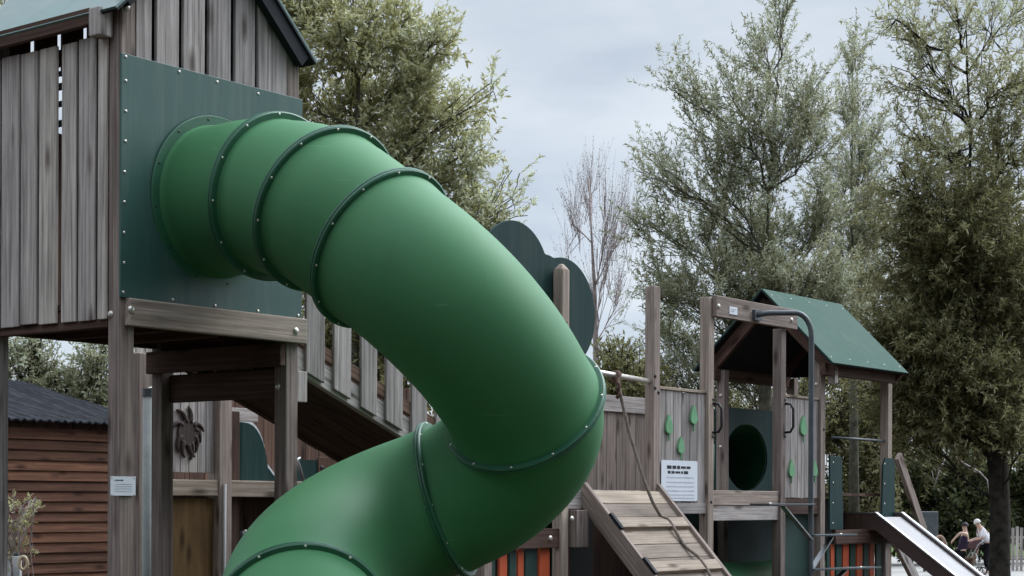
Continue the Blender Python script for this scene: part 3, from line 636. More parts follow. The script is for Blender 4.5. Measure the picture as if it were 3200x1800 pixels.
# ---------------------------------------------------------------- entry frame with crossbeam
EF = thing('entry_frame', U(7.8, 1.1, -EYE), 'grey timber gateway of two posts under a thick crossbeam beside the leaf wall', 'timber frame')
pB = pst(EF, 7.15, PV, 1.75); pC = pst(EF, 8.40, PV, 1.58)
mb = MB(); mb.box(7.20, 8.62, PV-.045, PV-.002, 1.585, 1.765, 'u', .35); xb = mb.build('crossbeam', M['post'], EF, .006)
for x, y in ((2246, 957), (2474, 1000)): q = onv(x, y, PV-.046); bolt(xb, U(q[0], PV-.046, q[1]), FR, .021)
qa, qb = onv(2279, 957, PV-.046), onv(2303, 985, PV-.046)
mb = MB(); mb.box(qa[0], qb[0], PV-.05, PV-.046, qb[1], qa[1], 'h'); tg = mb.build('maker_plate', M['paper'], EF)
mb = MB(); [mb.box(lerp(qa[0], qb[0], a), lerp(qa[0], qb[0], b), PV-.052, PV-.0505, lerp(qb[1], qa[1], c), lerp(qb[1], qa[1], d_), 'h') for a, b, c, d_ in ((.2, .8, .62, .72), (.15, .6, .36, .46))]; mb.build('print', M['inkp'], tg)
mb = MB(); mb.box(7.24, 8.40, PV+.02, PV+.065, -.018, .11, 'u', .75); mb.build('rim_beam', M['post'], EF, .005)
mb = MB(); mb.box(7.24, 8.40, PV+.025, PV+.07, -.15, -.022, 'u', .55); mb.build('rim_beam', M['grey'], EF, .005)
mb = MB(); [mb.box(7.17+i*.125, 7.17+i*.125+.117, PV+.07, 2.02, .08, .108, 'v') for i in range(20)]; mb.build('floor', M['brown'], EF)
for ph_, xs in ((pB, 2238), (pC, 2457)):
    q0 = onv(xs, 1262, PV); q1 = onv(xs, 1352, PV); pu = min(max(q0[0], 7.16), 7.225) if ph_ is pB else min(max(q0[0], 8.41), 8.475)
    mb = MB(); mb.tube([U(pu, PV, q0[1]), U(pu+.01, PV-.05, q0[1]-.005), U(pu+.015, PV-.075, q0[1]-.05), U(pu+.015, PV-.075, q1[1]+.05), U(pu+.01, PV-.05, q1[1]+.005), U(pu, PV, q1[1])], .012, 8); hd = mb.build('grab_handle', M['black'], EF, smooth=True)
    for hh in (q0[1]+.035, q1[1]-.035): bolt(hd, U(pu, PV-.002, hh), FR, .014, 'black')
q = onv(2227, 1568, PV); bolt(pB, U(7.2, PV, q[1]), FR, .016, 'black'); 
for x, y in ((2238, 1283), (2455, 1272)):
    pass
# leaf wall on the far side
LW2 = thing('leaf_wall', U(8.85, PV, -EYE), 'narrow grey board wall with three green leaves behind the curved steel pole', 'board wall')
board_wall(LW2, 8.495, 9.16, PV+.03, .05, .965, 5)
for x, y, s in ((2510, 1333, 1.15), (2473, 1467, 1.0), (2545, 1467, .95)): q = onv(x, y, PV+.02); leaf_shape(LW2, q[0], PV+.029, q[1], s)
mb = MB(); mb.box(8.495, 9.16, PV+.02, PV+.07, -.10, .045, 'u', .1); mb.build('bottom_rail', M['brown'], LW2, .004)
mb = MB(); mb.box(8.52, 9.1, PV+.1, PV+.12, -EYE, -.1, 'h'); mb.build('lower_wall', M['dgreen'], LW2)
# ---------------------------------------------------------------- playhouse
PH = thing('playhouse', U(9.9, 1.5, -EYE), 'roofed timber playhouse with a green pitched roof and a dark tunnel mouth', 'playhouse')
p1 = pst(PH, 9.16, PV, 1.36); p2 = pst(PH, 10.58, PV, 1.30); p3 = pst(PH, 9.16, 2.05, 1.30); p4 = pst(PH, 10.56, 2.05, 1.30)
RA = 1.55; RTOP = 2.03; RSL = .98
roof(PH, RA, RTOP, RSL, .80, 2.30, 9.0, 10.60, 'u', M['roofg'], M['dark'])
for a, b in ((.86, 1), (2.24, 1)):
    mb = MB(); mb.beam(U(9.12, RA, RTOP-.10), U(9.12, a, RTOP-RSL*abs(a-RA)-.10), EU, .05, .11, .5); mb.build('rafter', M['brown'], PH, .004)
    mb = MB(); mb.beam(U(10.56, RA, RTOP-.10), U(10.56, a, RTOP-RSL*abs(a-RA)-.10), EU, .05, .11, .5); mb.build('rafter', M['brown'], PH, .004)
for v_ in (.93, 2.12): mb = MB(); mb.box(9.05, 10.57, v_-.03, v_+.03, 1.20, 1.31, 'u', .3); mb.build('eave_beam', M['brown'], PH, .004)
mb = MB(); mb.box(9.25, 9.31, PV-.10, PV-.02, 1.13, 1.29, 'h', .6); mb.build('eave_block', M['grey'], PH, .004)
mb = MB(); mb.prism([U(10.5, 1.02, 1.3), U(10.5, 2.08, 1.3), U(10.5, RA, 1.93)], EU*.02); mb.build('gable_panel', M['dark'], PH)
bolt(p1, U(9.2, PV, 1.27), FR, .022); bolt(p1, U(9.16, PV+.05, 1.12), LF, .02); bolt(p1, U(9.22, PV, .70), FR, .016, 'black')
bolt(p3, U(9.159, 2.09, 1.05), LF, .02); bolt(p3, U(9.159, 2.09, .92), LF, .014); bolt(p3, U(9.159, 2.09, .55), LF, .018)
rn = (U(9.5, RA-.5, RTOP-RSL*.5)-U(9.5, RA, RTOP)).cross(EU).normalized(); rn = rn if rn.z > 0 else -rn
for u_ in (9.08, 9.45, 9.82, 10.18, 10.52):
    for d_ in (.06, .69): bolt(PH, U(u_, RA-d_, RTOP-RSL*d_)+rn*.013, rn, .007, 'zinc', 'screw')
# tunnel panel with an oval hole and the tunnel behind it
def holed_panel(parent, u, v0, v1, h0, h1, cv, ch, rv, rh_, m, name, th=.02):
    n = 48; outer = []; inner = []
    for k in range(n):
        t = 2*math.pi*k/n; c, s = math.cos(t), math.sin(t); inner.append((cv+rv*c, ch+rh_*s))
        sx = ((v1-cv) if c > 0 else (cv-v0))/max(abs(c), 1e-6); sy = ((h1-ch) if s > 0 else (ch-h0))/max(abs(s), 1e-6); k_ = min(sx, sy); outer.append((cv+c*k_, ch+s*k_))
    mb = MB()
    for d in (0, th): mb.v += [U(a, u+d, b) for a, b in outer]+[U(a, u+d, b) for a, b in inner]
    for k in range(n):
        k2 = (k+1) % n
        for fc in ([k, k2, n+k2, n+k], [2*n+k, 3*n+k, 3*n+k2, 2*n+k2], [n+k, n+k2, 3*n+k2, 3*n+k], [k, 2*n+k, 2*n+k2, k2]): mb.f.append(fc); mb.tone.append(.5); mb.uv.append([Vector((0, 0))]*4)
    return mb.build(name, m, parent)
TV = 2.16; t0, t1 = onv(2266, 1430, TV), onv(2398, 1430, TV); tcu = (t0[0]+t1[0])/2; tru = (t1[0]-t0[0])/2; tz0, tz1 = onv(2335, 1535, TV)[1], onv(2335, 1325, TV)[1]; tch = (tz0+tz1)/2; trh = (tz1-tz0)/2
tp = holed_panel(PH, TV, 9.2, 10.55, .09, .95, tcu, tch, tru, trh, M['plate_shaded'], 'tunnel_panel')
mb = MB(); n = 40; P0 = [U(tcu+tru*.99*math.cos(t), TV+.02, tch+trh*.99*math.sin(t)) for t in np.linspace(0, 2*math.pi, n, endpoint=False)]; P1 = [p+EV*.9+EU*.7-EH*.3 for p in P0]; mb.v = P0+P1
for k in range(n): mb.f.append([k, (k+1) % n, n+(k+1) % n, n+k]); mb.tone.append(.5); mb.uv.append([Vector((0, 0))]*4)
mb.f.append([n+k for k in range(n)]); mb.tone.append(.5); mb.uv.append([Vector((0, 0))]*n)
mb.build('tunnel', M['flange'], tp, smooth=True)
mb = MB(); [mb.box(9.17+i*.137, 9.17+i*.137+.13, PV+.09, 2.08, .075, .105, 'v') for i in range(11)]; mb.build('floor', M['brown'], PH)
for xa, xb_, ya, yb in ((2594, 2636, 1425, 1655), (2756, 2797, 1430, 1655)):
    a = onv(xa, 1500, PV-.02)[0]; b = onv(xb_, 1500, PV-.02)[0]; h1 = onv(xa, ya, PV-.02)[1]; h0 = onv(xa, yb, PV-.02)[1]; far = xa > 2700
    pts = [U(a, PV-.02, h0), U(b, PV-.02, h0), U(b-(0 if far else .03), PV-.02, h1-.04), U(b-.05, PV-.02, h1), U(a+(.08 if far else .0), PV-.02, h1), U(a+(.03 if far else 0), PV-.02, h1-.08)]
    mb = MB(); mb.prism(pts, EV*.018); fp = mb.build('side_panel', M['plate_shaded'], PH, .003)
    for k in range(4): bolt(fp, U(a+.06, PV-.021, h0+.06+k*(h1-h0-.12)/3), FR, .009, 'zinc', 'screw')
mb = MB(); xa_, xb_ = onv(2607, 1367, PV+.045), onv(2768, 1378, PV+.045); mb.tube([U(xa_[0]-.05, PV+.045, xa_[1]), U(xb_[0]+.03, PV+.045, xb_[1])], .012, 10); mb.build('cross_bar', M['steeld'], PH, smooth=True)
mb = MB(); mb.box(9.42, 10.72, PV-.025, PV+.02, -.385, -.25, 'u', .3); sb = mb.build('beam', M['brown'], PH, .005); bolt(sb, U(10.45, PV-.026, -.32), FR, .018)
for a, b, mm in ((9.34, 9.40, 'dgreen'), (9.42, 9.49, 'orange'), (9.53, 9.64, 'dgreen'), (9.67, 9.79, 'orange'), (9.82, 9.93, 'dgreen'), (9.96, 10.08, 'orange'), (10.11, 10.22, 'dgreen'), (10.24, 10.34, 'orange'), (10.38, 10.50, 'dgreen')):
    mb = MB(); mb.box(a, b, PV+.025, PV+.045, -EYE+.05, -.39, 'h', .5); mb.build('slat', M[mm], PH, .003)
mb = MB(); mb.box(10.53, 10.62, PV, PV+.09, -EYE, -.39, 'h', .4); mb.build('post', M['grey'], PH, .004)
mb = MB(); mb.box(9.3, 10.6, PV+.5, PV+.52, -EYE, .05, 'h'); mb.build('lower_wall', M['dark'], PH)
# braced plank on the far corner
for (xa, ya, xb_, yb, wd, nm) in ((2806, 1425, 2886, 1660, .11, 0), (2800, 1690, 2880, 1850, .12, 0)):
    a, b = onv(xa, ya, PV+.06), onv(xb_, yb, PV+.06)
    mb = MB(); mb.beam(U(a[0], PV+.06, a[1]), U(b[0], PV+.06, b[1]), EV, .045, wd, .5); mb.build('brace', M['post'] if ya < 1500 else M['grey'], PH, .004)
# green crawl tube lying under the deck
mb = MB(); A0, A1 = U(7.6, 1.62, -.93), U(10.2, 1.62, -.95); pts = [A0.lerp(A1, j/12) for j in range(13)]
sweep(mb, pts, [(A1-A0).normalized()]*13, [.39]*13, 48); CT = mb.build('crawl_tube', M['tube'], None, smooth=True); tag(CT, 'green plastic crawl tube lying under the low deck behind the gateway', 'crawl tube')
mb = MB(); mb.box(8.34, 10.7, 2.12, 2.14, -EYE, .08, 'h'); mb.build('lower_wall', M['plate_shaded'], PH)
# ---------------------------------------------------------------- curved steel pole with step plates
pl = onv(2534, 1500, .55); bk = onv(2358, 985, PV-.05)
SP = thing('step_pole', U(pl[0], .55, -EYE), 'curved dark steel pole with spiral step plates in front of the gateway', 'climbing pole')
top = onv(2480, 975, .62)[1]; b0 = Vector((bk[0], PV-.05, bk[1])); e0 = Vector((pl[0], .55, 0))
cpts = [U(bk[0], PV-.05, bk[1])]
for t in (.25, .5, .72): cpts.append(U(lerp(bk[0], pl[0], t), lerp(PV-.05, .55, t), bk[1]+.02))
for t in np.linspace(.1, 1, 7):
    a = t*math.pi/2; k = .72+.28*math.sin(a); cpts.append(U(lerp(bk[0], pl[0], k), lerp(PV-.05, .55, k), bk[1]+.02-.20*(1-math.cos(a))))
cpts += [U(pl[0], .55, h) for h in (1.2, .6, 0, -.7, -1.4, -EYE)]
mb = MB(); mb.tube(cpts, .024, 14); mb.build('shaft', M['steeld'], SP, smooth=True)
mb = MB(); mb.beam(U(bk[0]-.03, PV-.06, bk[1]), U(bk[0]+.09, PV-.06, bk[1]), EV, .03, .09); mb.build('bracket', M['steeld'], SP)
def step(xa, xb_, y, va, brace):
    q0 = onv(xa, y, .55); q1 = onv(xb_, y, .55); hh = q0[1]
    far = q0 if abs(q0[0]-pl[0]) > abs(q1[0]-pl[0]) else q1
    mb = MB(); t = U(far[0], va, hh); c = U(pl[0], .55, hh); d = (t-c).normalized(); s_ = d.cross(EH)
    mb.prism([c+s_*.05, c-s_*.05, t-s_*.10, t+s_*.10], EH*.016); o = mb.build('step_plate', M['steeld'], SP, .002)
    mb = MB(); mb.beam(c.lerp(t, .55)-EH*.01, c-EH*.30, s_, .05, .012); mb.build('brace', M['steel'], o)
    bolt(o, c.lerp(t, .8)+EH*.016, EH, .014)
step(2396, 2546, 1579, .62, 0); step(2536, 2634, 1676, .50, 1); step(2567, 2680, 1781, .40, 1); 
# ---------------------------------------------------------------- steel slide
SS = thing('steel_slide', U(10.4, -1.2, -EYE), 'bare steel slide with brown sides running down to the right from the playhouse', 'slide')
ua, ub = 10.10, 10.71; s0 = .72*-1
def sh(v): return -.095-.72*(.9-v) if v < .9 else -.095
vs = [1.25, .9, .1, -.7, -1.3, -1.55, -2.1]; hs = [-.095, -.095, sh(.1), sh(-.7), sh(-1.3), sh(-1.3)-.08, sh(-1.3)-.09]
for u_, nm in ((ua, 'side'), (ub, 'side')):
    mb = MB(); prof = [U(u_, v, h) for v, h in zip(vs, hs)]+[U(u_, v, h-.165) for v, h in list(zip(vs, hs))[::-1]]
    mb.prism(prof, EU*.03*(1 if u_ == ua else -1)); sd_ = mb.build('side_panel', M['brownmetal'], SS, .003)
    mb = MB(); [mb.beam(U(u_+(.015 if u_ == ua else -.015), vs[i], hs[i]+.009), U(u_+(.015 if u_ == ua else -.015), vs[i+1], hs[i+1]+.009), EU, .05, .014) for i in range(len(vs)-1)]; mb.build('edge_trim', M['steel'], sd_)
mb = MB()
for i in range(len(vs)-1):
    a = len(mb.v); mb.v += [U(ua+.031, vs[i], hs[i]-.035), U(ub-.031, vs[i], hs[i]-.035), U(ub-.031, vs[i+1], hs[i+1]-.035), U(ua+.031, vs[i+1], hs[i+1]-.035)]
    mb.f.append([a, a+3, a+2, a+1]); mb.tone.append(.5); mb.uv.append([Vector((0, 0))]*4)
ch_ = mb.build('chute', M['steelb'], SS); so_ = ch_.modifiers.new('thick', 'SOLIDIFY'); so_.thickness = .006
mb = MB(); mb.box(ua-.005, ua+.14, 1.02, 1.23, -.37, -.10, 'h', .2); mb.build('bearing_block', M['brown'], SS, .005)
exec_later = []
# ---------------------------------------------------------------- shed
SV = 9.5
SH = thing('wooden_shed', U(5.5, SV+1.8, -EYE), 'red-brown clapboard shed with a dark corrugated roof behind the tower at left', 'shed')
mb = MB()
for i in range(25):
    h = -EYE+.02+i*.116; a, b = U(3.2, SV, h), U(8.15, SV, h)
    if h+.12 > .90: break
    mb.axis = (b-a).normalized(); mb.side = EH; o = EV*-.028; t = .012
    mb.quad_box([a+o, b+o, b+o+EV*t, a+o+EV*t, a+EH*.126-EV*.002, b+EH*.126-EV*.002, b+EH*.126+EV*t, a+EH*.126+EV*t], tone=random.random())
mb.build('cladding', M['red'], SH)
mb = MB(); mb.box(3.2, 8.15, SV+.02, SV+.05, -EYE, .96, 'h', .2); mb.build('wall', M['brown'], SH)
mb = MB(); mb.box(8.1, 8.14, SV+.05, SV+3.6, -EYE, .95, 'v', .4); mb.build('wall', M['red'], SH)
# corrugated hip roof
mb = MB(); n = 130; u0, u1 = 2.9, 8.45; rows = 8; ridge_h, eave_h = 1.47, .90; rv = 1.75; ru1 = 7.75
for j in range(rows+1):
    t = j/rows
    for i in range(n+1):
        s = i/n; ue = lerp(u0, lerp(u1, ru1, t), s); vv = lerp(SV-.16, SV+rv, t); hh = lerp(eave_h, ridge_h, t)+.016*math.sin(ue*2*math.pi/.11)
        mb.v.append(U(ue, vv, hh))
for j in range(rows):
    for i in range(n): a = j*(n+1)+i; mb.f.append([a, a+1, a+n+2, a+n+1]); mb.tone.append(.5); mb.uv.append([Vector((0, 0))]*4)
a = len(mb.v); mb.v += [U(u1, SV-.16, eave_h), U(u1, SV+3.7, eave_h), U(ru1, SV+rv, ridge_h), U(u0, SV+3.7, eave_h), U(u0, SV+rv, ridge_h)]
for fc in ([a, a+1, a+2], [a+1, a+3, a+4, a+2]): mb.f.append(fc); mb.tone.append(.5); mb.uv.append([Vector((0, 0))]*len(fc))
rf = mb.build('roof', M['felt'], SH, smooth=False); q = rf.modifiers.new('thick', 'SOLIDIFY'); q.thickness = .02

# ---------------------------------------------------------------- trees and shrubs
rng = np.random.default_rng(5)
class Leaves:
    def __init__(s): s.P = []; s.t = []
    def add(s, c, d, n, ln, wd, tone):   # arrays: base, direction, normal-ish side
        sd = np.cross(d, n); sd /= np.linalg.norm(sd, axis=1)[:, None]+1e-9
        nn = np.cross(sd, d)
        tip = c+d*ln[:, None]-nn*(ln*.12)[:, None]; mid = c+d*(ln*.45)[:, None]+nn*(ln*.06)[:, None]
        q = np.stack([c, mid+sd*wd[:, None]*.5, tip, mid-sd*wd[:, None]*.5], 1); s.P.append(q); s.t.append(tone)
    def build(s, name, m, parent):
        P = np.concatenate(s.P).astype(np.float32); t = np.concatenate(s.t).astype(np.float32); n = len(P)
        P = P-np.array(root_loc(parent), dtype=np.float32)
        me = bpy.data.meshes.new(name); me.vertices.add(n*4); me.vertices.foreach_set('co', P.reshape(-1)); me.loops.add(n*4); me.loops.foreach_set('vertex_index', np.arange(n*4, dtype=np.int32))
        me.polygons.add(n); me.polygons.foreach_set('loop_start', np.arange(0, n*4, 4, dtype=np.int32)); me.polygons.foreach_set('loop_total', np.full(n, 4, dtype=np.int32))
        at = me.attributes.new('tone', 'FLOAT', 'FACE'); at.data.foreach_set('value', t); me.update(calc_edges=True); me.materials.append(m)
        o = bpy.data.objects.new(name, me); COL.objects.link(o); o.parent = parent; return o
def unit(a): return a/(np.linalg.norm(a, axis=-1, keepdims=True)+1e-9)
def tree(name, label, base, trunk, clumps, lm, bm, cat='tree', group=None, leaf=(.075, .016), twig=(.35, .7), per=22, up=.35, spread=.7, limb_r=.026, tw_r=.0024, crook=.10, tone0=0):
    """trunk: [(point, radius)], clumps: [(centre, radii, branches, density, tone)]"""
    T_ = thing(name, base, label, cat, group); wood_ = MB(); lv = Leaves()
    tp = [np.array(p) for p, r in trunk]; wood_.tube([Vector(p) for p, r in trunk], [r for p, r in trunk], 10)
    def grow(a, b, r0, r1, k=4):
        pts = []; d = b-a; ln = np.linalg.norm(d)
        for i in range(k+1):
            t = i/k; p = a+d*t; p = p+rng.normal(size=3)*crook*ln*.35*math.sin(math.pi*t); p[2] += .10*ln*math.sin(math.pi*t)*(.2 if up > 0 else -.4); pts.append(p)
        wood_.tube([Vector(p) for p in pts], [r0+(r1-r0)*i/k for i in range(k+1)], 5, caps=False); return np.array(pts)
    for c, rad, nb, dens, tone in clumps:
        c = np.array(c); rad = np.array(rad)
        # where the limb leaves the trunk: the highest trunk point clearly below the clump
        cand = [p for p in tp if p[2] < c[2]-.3*np.linalg.norm(c[:2]-p[:2])-.2] or [tp[0]]
        st = min(cand, key=lambda p: np.linalg.norm(c-p))
        lim = grow(st, c, limb_r, limb_r*.45, 6)
        for k in range(nb):
            s = lim[rng.integers(2, 7)]; x = unit(rng.normal(size=3))*rng.random()**.4; e = c+x*rad
            br = grow(s, e, limb_r*.35, .006, 4); bd = unit(e-s)
            m = max(2, int(dens*rng.uniform(.6, 1.4)))
            for q in range(m):
                t = rng.uniform(.35, 1.0); i = min(int(t*4), 3); p0 = br[i]+(br[i+1]-br[i])*(t*4-i)
                d = unit(bd*.7+rng.normal(size=3)*spread+np.array([0, 0, up])); ln = rng.uniform(*twig)
                p1 = p0+d*ln; p1[2] -= .10*ln if up > 0 else .35*ln
                if tw_r: wood_.tube([Vector(p0), Vector((p0+p1)/2+rng.normal(size=3)*.02), Vector(p1)], [tw_r, tw_r*.8, tw_r*.4], 3, caps=False)
                n = max(2, int(per*ln/.5)); tt = np.sort(rng.uniform(.08, 1, n)); C = p0+(p1-p0)*tt[:, None]
                dd = unit(d*.75+rng.normal(size=(n, 3))*.65+np.array([0, 0, -.12])); nn = unit(rng.normal(size=(n, 3))+np.array([0, 0, .9]))
                lv.add(C, dd, nn, rng.uniform(.5, 1.35, n)*leaf[0], rng.uniform(.7, 1.2, n)*leaf[1], np.clip(rng.normal(.36+tone+tone0+rng.normal()*.10, .17, n), 0, 1))
    wood_.build('trunk', bm, T_, smooth=True)
    if lv.P: lv.build('crown', lm, T_)
    return T_
def cl(Z, *L):      # clumps measured as (x, y, rx, ry, branches, density, tone) at distance Z
    out = []
    for x, y, rx, ry, nb, de, *to in L:
        out.append((tuple(onz(x, y, Z+rng.uniform(-.6, .6))), (rx/F*Z, max(.5, .8*rx/F*Z), ry/F*Z), nb, de, to[0] if to else 0))
    return out
def tk(Z, *L): return [(tuple(onz(x, y, Z)), r) for x, y, r in L]
def gbase(x, Z): p = onz(x, 1570, Z); return Vector((p.x, p.y, 0))
def gy(Z): return 1570+EYE*F/Z
tree('broadleaf_tree', 'large olive green tree rising behind the tall tower and the tube slide', gbase(1080, 24),
     tk(24, (1080, gy(24), .24), (1090, 1500, .2), (1100, 1000, .10), (1108, 800, .07), (1104, 600, .05), (1118, 420, .036), (1120, 250, .026), (1130, -50, .012)),
     cl(24, (1080, 1030, 120, 100, 24, 13, -0.05), (1200, 1080, 120, 100, 20, 12, -0.05), (930, 40, 150, 160, 26, 10, 0.19), (900, 290, 130, 170, 22, 11, 0.14), (1080, 130, 150, 150, 26, 10, 0.19), (1090, -60, 170, 110, 18, 8, 0.24), (1230, 110, 110, 130, 20, 8, 0.24), (1375, 110, 52, 110, 16, 7, 0.31), (1300, 230, 120, 110, 18, 8, 0.29),
        (1130, 330, 190, 150, 35, 11, 0.15), (1350, 340, 140, 120, 26, 9, 0.27), (1475, 330, 70, 70, 12, 5, 0.29), (1200, 480, 180, 120, 28, 8, 0.32), (1300, 520, 170, 120, 29, 8, 0.34), (1450, 480, 120, 110, 19, 7, 0.42), (1480, 610, 130, 100, 24, 7, 0.40), (1600, 620, 60, 130, 16, 3, 0.52), (1540, 710, 110, 80, 18, 7, 0.40), (1400, 680, 140, 110, 18, 7, 0.35), (1540, 285, 28, 40, 4, 3, 0.29), (1000, 900, 150, 120, 24, 11, -0.05), (1250, 900, 150, 130, 26, 11, -0.05), (1120, 1150, 190, 130, 28, 12, -0.08), (1350, 1150, 150, 140, 26, 12, -0.05), (900, 1300, 160, 120, 26, 12, -0.08), (750, 1350, 140, 110, 22, 12, -0.05), (1450, 950, 110, 110, 16, 9, 0.00)),
     M['leaf_olive'], M['bark_grey'], leaf=(.088, .034), twig=(.25, .5), per=20, limb_r=.018)
tree('bare_tree', 'thin nearly bare pinkish tree standing right of the green crown panel', gbase(1860, 30),
     tk(30, (1870, gy(30), .10), (1868, 1300, .08), (1862, 1080, .05), (1858, 900, .035), (1850, 760, .02), (1840, 560, .01)),
     cl(30, (1790, 700, 35, 130, 13, 5, 0.00), (1840, 620, 45, 110, 15, 5, 0.00), (1900, 720, 50, 130, 15, 5, 0.00), (1950, 720, 45, 140, 15, 5, 0.05), (1880, 880, 60, 110, 13, 5, 0.00), (1940, 930, 55, 110, 11, 5, 0.00), (1770, 860, 30, 100, 6, 4, 0.00)),
     M['leaf_bare'], M['bark_pale'], leaf=(.035, .012), twig=(.5, 1.1), per=5, up=1.6, spread=.22, limb_r=.013, tw_r=.0027, crook=.05)
tree('willow_tree', 'tall pointed grey-green willow rising behind the low platform and the gateway', gbase(2400, 27),
     tk(27, (2400, gy(27), .18), (2395, 1450, .13), (2390, 1150, .09), (2384, 1000, .036), (2396, 800, .026), (2402, 600, .020), (2415, 450, .015), (2425, 300, .011), (2440, 90, .007)),
     cl(27, (2440, 70, 42, 100, 11, 4, 0.08), (2400, 210, 85, 120, 16, 4, 0.03), (2260, 300, 60, 110, 11, 4, 0.03), (2115, 290, 32, 80, 6, 4, 0.03), (2170, 400, 75, 110, 11, 4, 0.03), (2330, 400, 140, 140, 20, 6, 0.03), (2520, 330, 75, 130, 14, 6, 0.03), (2560, 480, 75, 140, 14, 6, 0.03),
        (2440, 520, 130, 150, 22, 8, 0.03), (2240, 560, 150, 130, 22, 6, 0.03), (2090, 560, 90, 90, 12, 4, 0.08), (2005, 530, 32, 90, 6, 4, 0.03), (2030, 690, 90, 100, 12, 5, 0.03), (2180, 740, 170, 120, 21, 5, 0.12), (2380, 760, 180, 150, 28, 8, 0.02), (2550, 720, 110, 160, 18, 7, 0.04), (2080, 880, 110, 110, 16, 5, 0.12), (2240, 930, 190, 120, 32, 9, 0.00), (2460, 960, 190, 140, 35, 10, 0.00), (2090, 1040, 120, 100, 14, 6, 0.12), (2600, 960, 110, 150, 22, 9, 0.04), (2330, 1150, 260, 130, 35, 9, -0.03), (2110, 1190, 130, 90, 17, 7, 0.07)),
     M['leaf_willow'], M['bark_grey'], leaf=(.082, .020), twig=(.4, .85), per=30, up=.9, spread=.45, limb_r=.02)
tree('willow_tree', 'slender pale willow with a single spire between two bigger willows', gbase(2670, 31),
     tk(31, (2670, gy(31), .12), (2668, 1300, .08), (2664, 800, .026), (2658, 650, .02), (2662, 500, .015), (2666, 350, .011), (2662, 200, .007)),
     cl(31, (2664, 230, 30, 90, 10, 5, .05), (2665, 380, 55, 100, 14, 6, .03), (2630, 560, 75, 110, 16, 7), (2710, 520, 75, 120, 16, 6, .05), (2720, 700, 90, 110, 20, 8), (2650, 760, 100, 130, 24, 10, -.05), (2730, 880, 100, 120, 24, 9)),
     M['leaf_willow'], M['bark_grey'], leaf=(.085, .019), twig=(.4, .85), per=26, up=1.2, spread=.35, limb_r=.012)
tree('willow_tree', 'big dark willow with a thick black trunk filling the right edge', gbase(3125, 24),
     tk(24, (3128, gy(24), .17), (3124, 1780, .145), (3126, 1600, .14), (3118, 1450, .14), (3095, 1250, .12), (3060, 1000, .075), (3042, 850, .045), (3048, 700, .032), (3030, 550, .024), (3034, 400, .018), (3022, 230, .013), (3020, 80, .008)),
     cl(24, (2850, 1200, 110, 100, 24, 13, .00), (2940, 1300, 110, 80, 22, 13, .00), (2770, 1060, 80, 90, 16, 12, .02), (2830, 1330, 90, 80, 18, 12, .03), (2800, 60, 60, 90, 8, 3, 0.31), (2880, 130, 110, 120, 14, 3, 0.29), (3000, 60, 140, 120, 16, 3, 0.32), (3150, 60, 100, 130, 14, 4, 0.34), (2840, 260, 80, 90, 10, 3, 0.31), (2960, 290, 140, 120, 20, 3, 0.26), (3120, 280, 140, 140, 23, 5, 0.26), (2850, 430, 100, 90, 12, 3, 0.26), (3000, 470, 160, 120, 24, 5, 0.23), (3160, 480, 110, 150, 21, 6, 0.21), (2840, 590, 110, 110, 17, 6, 0.11), (2980, 660, 160, 120, 25, 9, 0.08), (3140, 680, 130, 130, 24, 9, 0.06),
        (2870, 760, 120, 110, 25, 11, 0.00), (3020, 840, 170, 120, 38, 14, -0.04), (3170, 880, 110, 140, 31, 14, -0.04), (2880, 930, 120, 110, 27, 12, -0.02), (3020, 1020, 170, 120, 40, 15, -0.06), (3160, 1080, 110, 130, 31, 15, -0.06), (2870, 1090, 100, 90, 22, 12, 0.00), (2990, 1190, 150, 100, 33, 14, -0.04), (3150, 1250, 110, 110, 29, 14, -0.04), (3060, 1330, 130, 70, 22, 12, -0.02), (3190, 1380, 70, 70, 12, 10, -0.02)),
     M['leaf_dark'], M['bark'], leaf=(.090, .021), twig=(.4, .8), per=27, up=.45, spread=.55, limb_r=.022)
tree('broadleaf_tree', 'tree behind the shed showing under and above the tall tower at the left edge', gbase(120, 30),
     tk(30, (120, gy(30), .2), (118, 1500, .17), (110, 1100, .12), (60, 600, .08), (0, 100, .03)),
     cl(30, (-30, 30, 120, 90, 20, 9, .1), (60, 1120, 90, 60, 16, 8), (110, 1080, 110, 60, 16, 7, .08), (200, 1190, 120, 70, 24, 11), (310, 1190, 110, 90, 24, 11), (330, 1090, 110, 80, 18, 8, .05), (120, 1230, 120, 60, 24, 12), (280, 1280, 120, 60, 20, 12), (-40, 1150, 90, 110, 16, 10)),
     M['leaf_willow'], M['bark'], leaf=(.09, .034), twig=(.25, .5), per=16)
def shrub(name, label, x, Z, clumps, lm, leaf=(.07, .03), group=None, per=16, cat='shrub', **k):
    return tree(name, label, gbase(x, Z), tk(Z, (x, gy(Z), .05), (x, gy(Z)-.5*F/Z, .04)), cl(Z, *clumps), lm, M['bark'], cat, group, leaf=leaf, per=per, tw_r=.003, **{'limb_r': .025, 'twig': (.2, .45), **k})
shrub('round_bush', 'small rounded olive bush behind the metal bar beside the tube slide', 1950, 26, [(1950, 1130, 80, 75, 30, 12), (1900, 1190, 80, 70, 26, 12), (2000, 1200, 80, 70, 26, 12), (1940, 1300, 110, 110, 34, 13, -.05)], M['leaf_olive'])
gb = 'bushes behind the playhouse'
shrub('tall_bush', 'dark olive bush behind the gateway', 2330, 33, [(2330, 1330, 130, 130, 50, 15, -.05), (2250, 1280, 90, 110, 28, 13), (2420, 1290, 100, 110, 28, 13), (2545, 1150, 80, 90, 22, 12), (2600, 1120, 90, 80, 20, 12), (2330, 1500, 150, 120, 40, 13)], M['leaf_dark'], (.09, .035), gb)
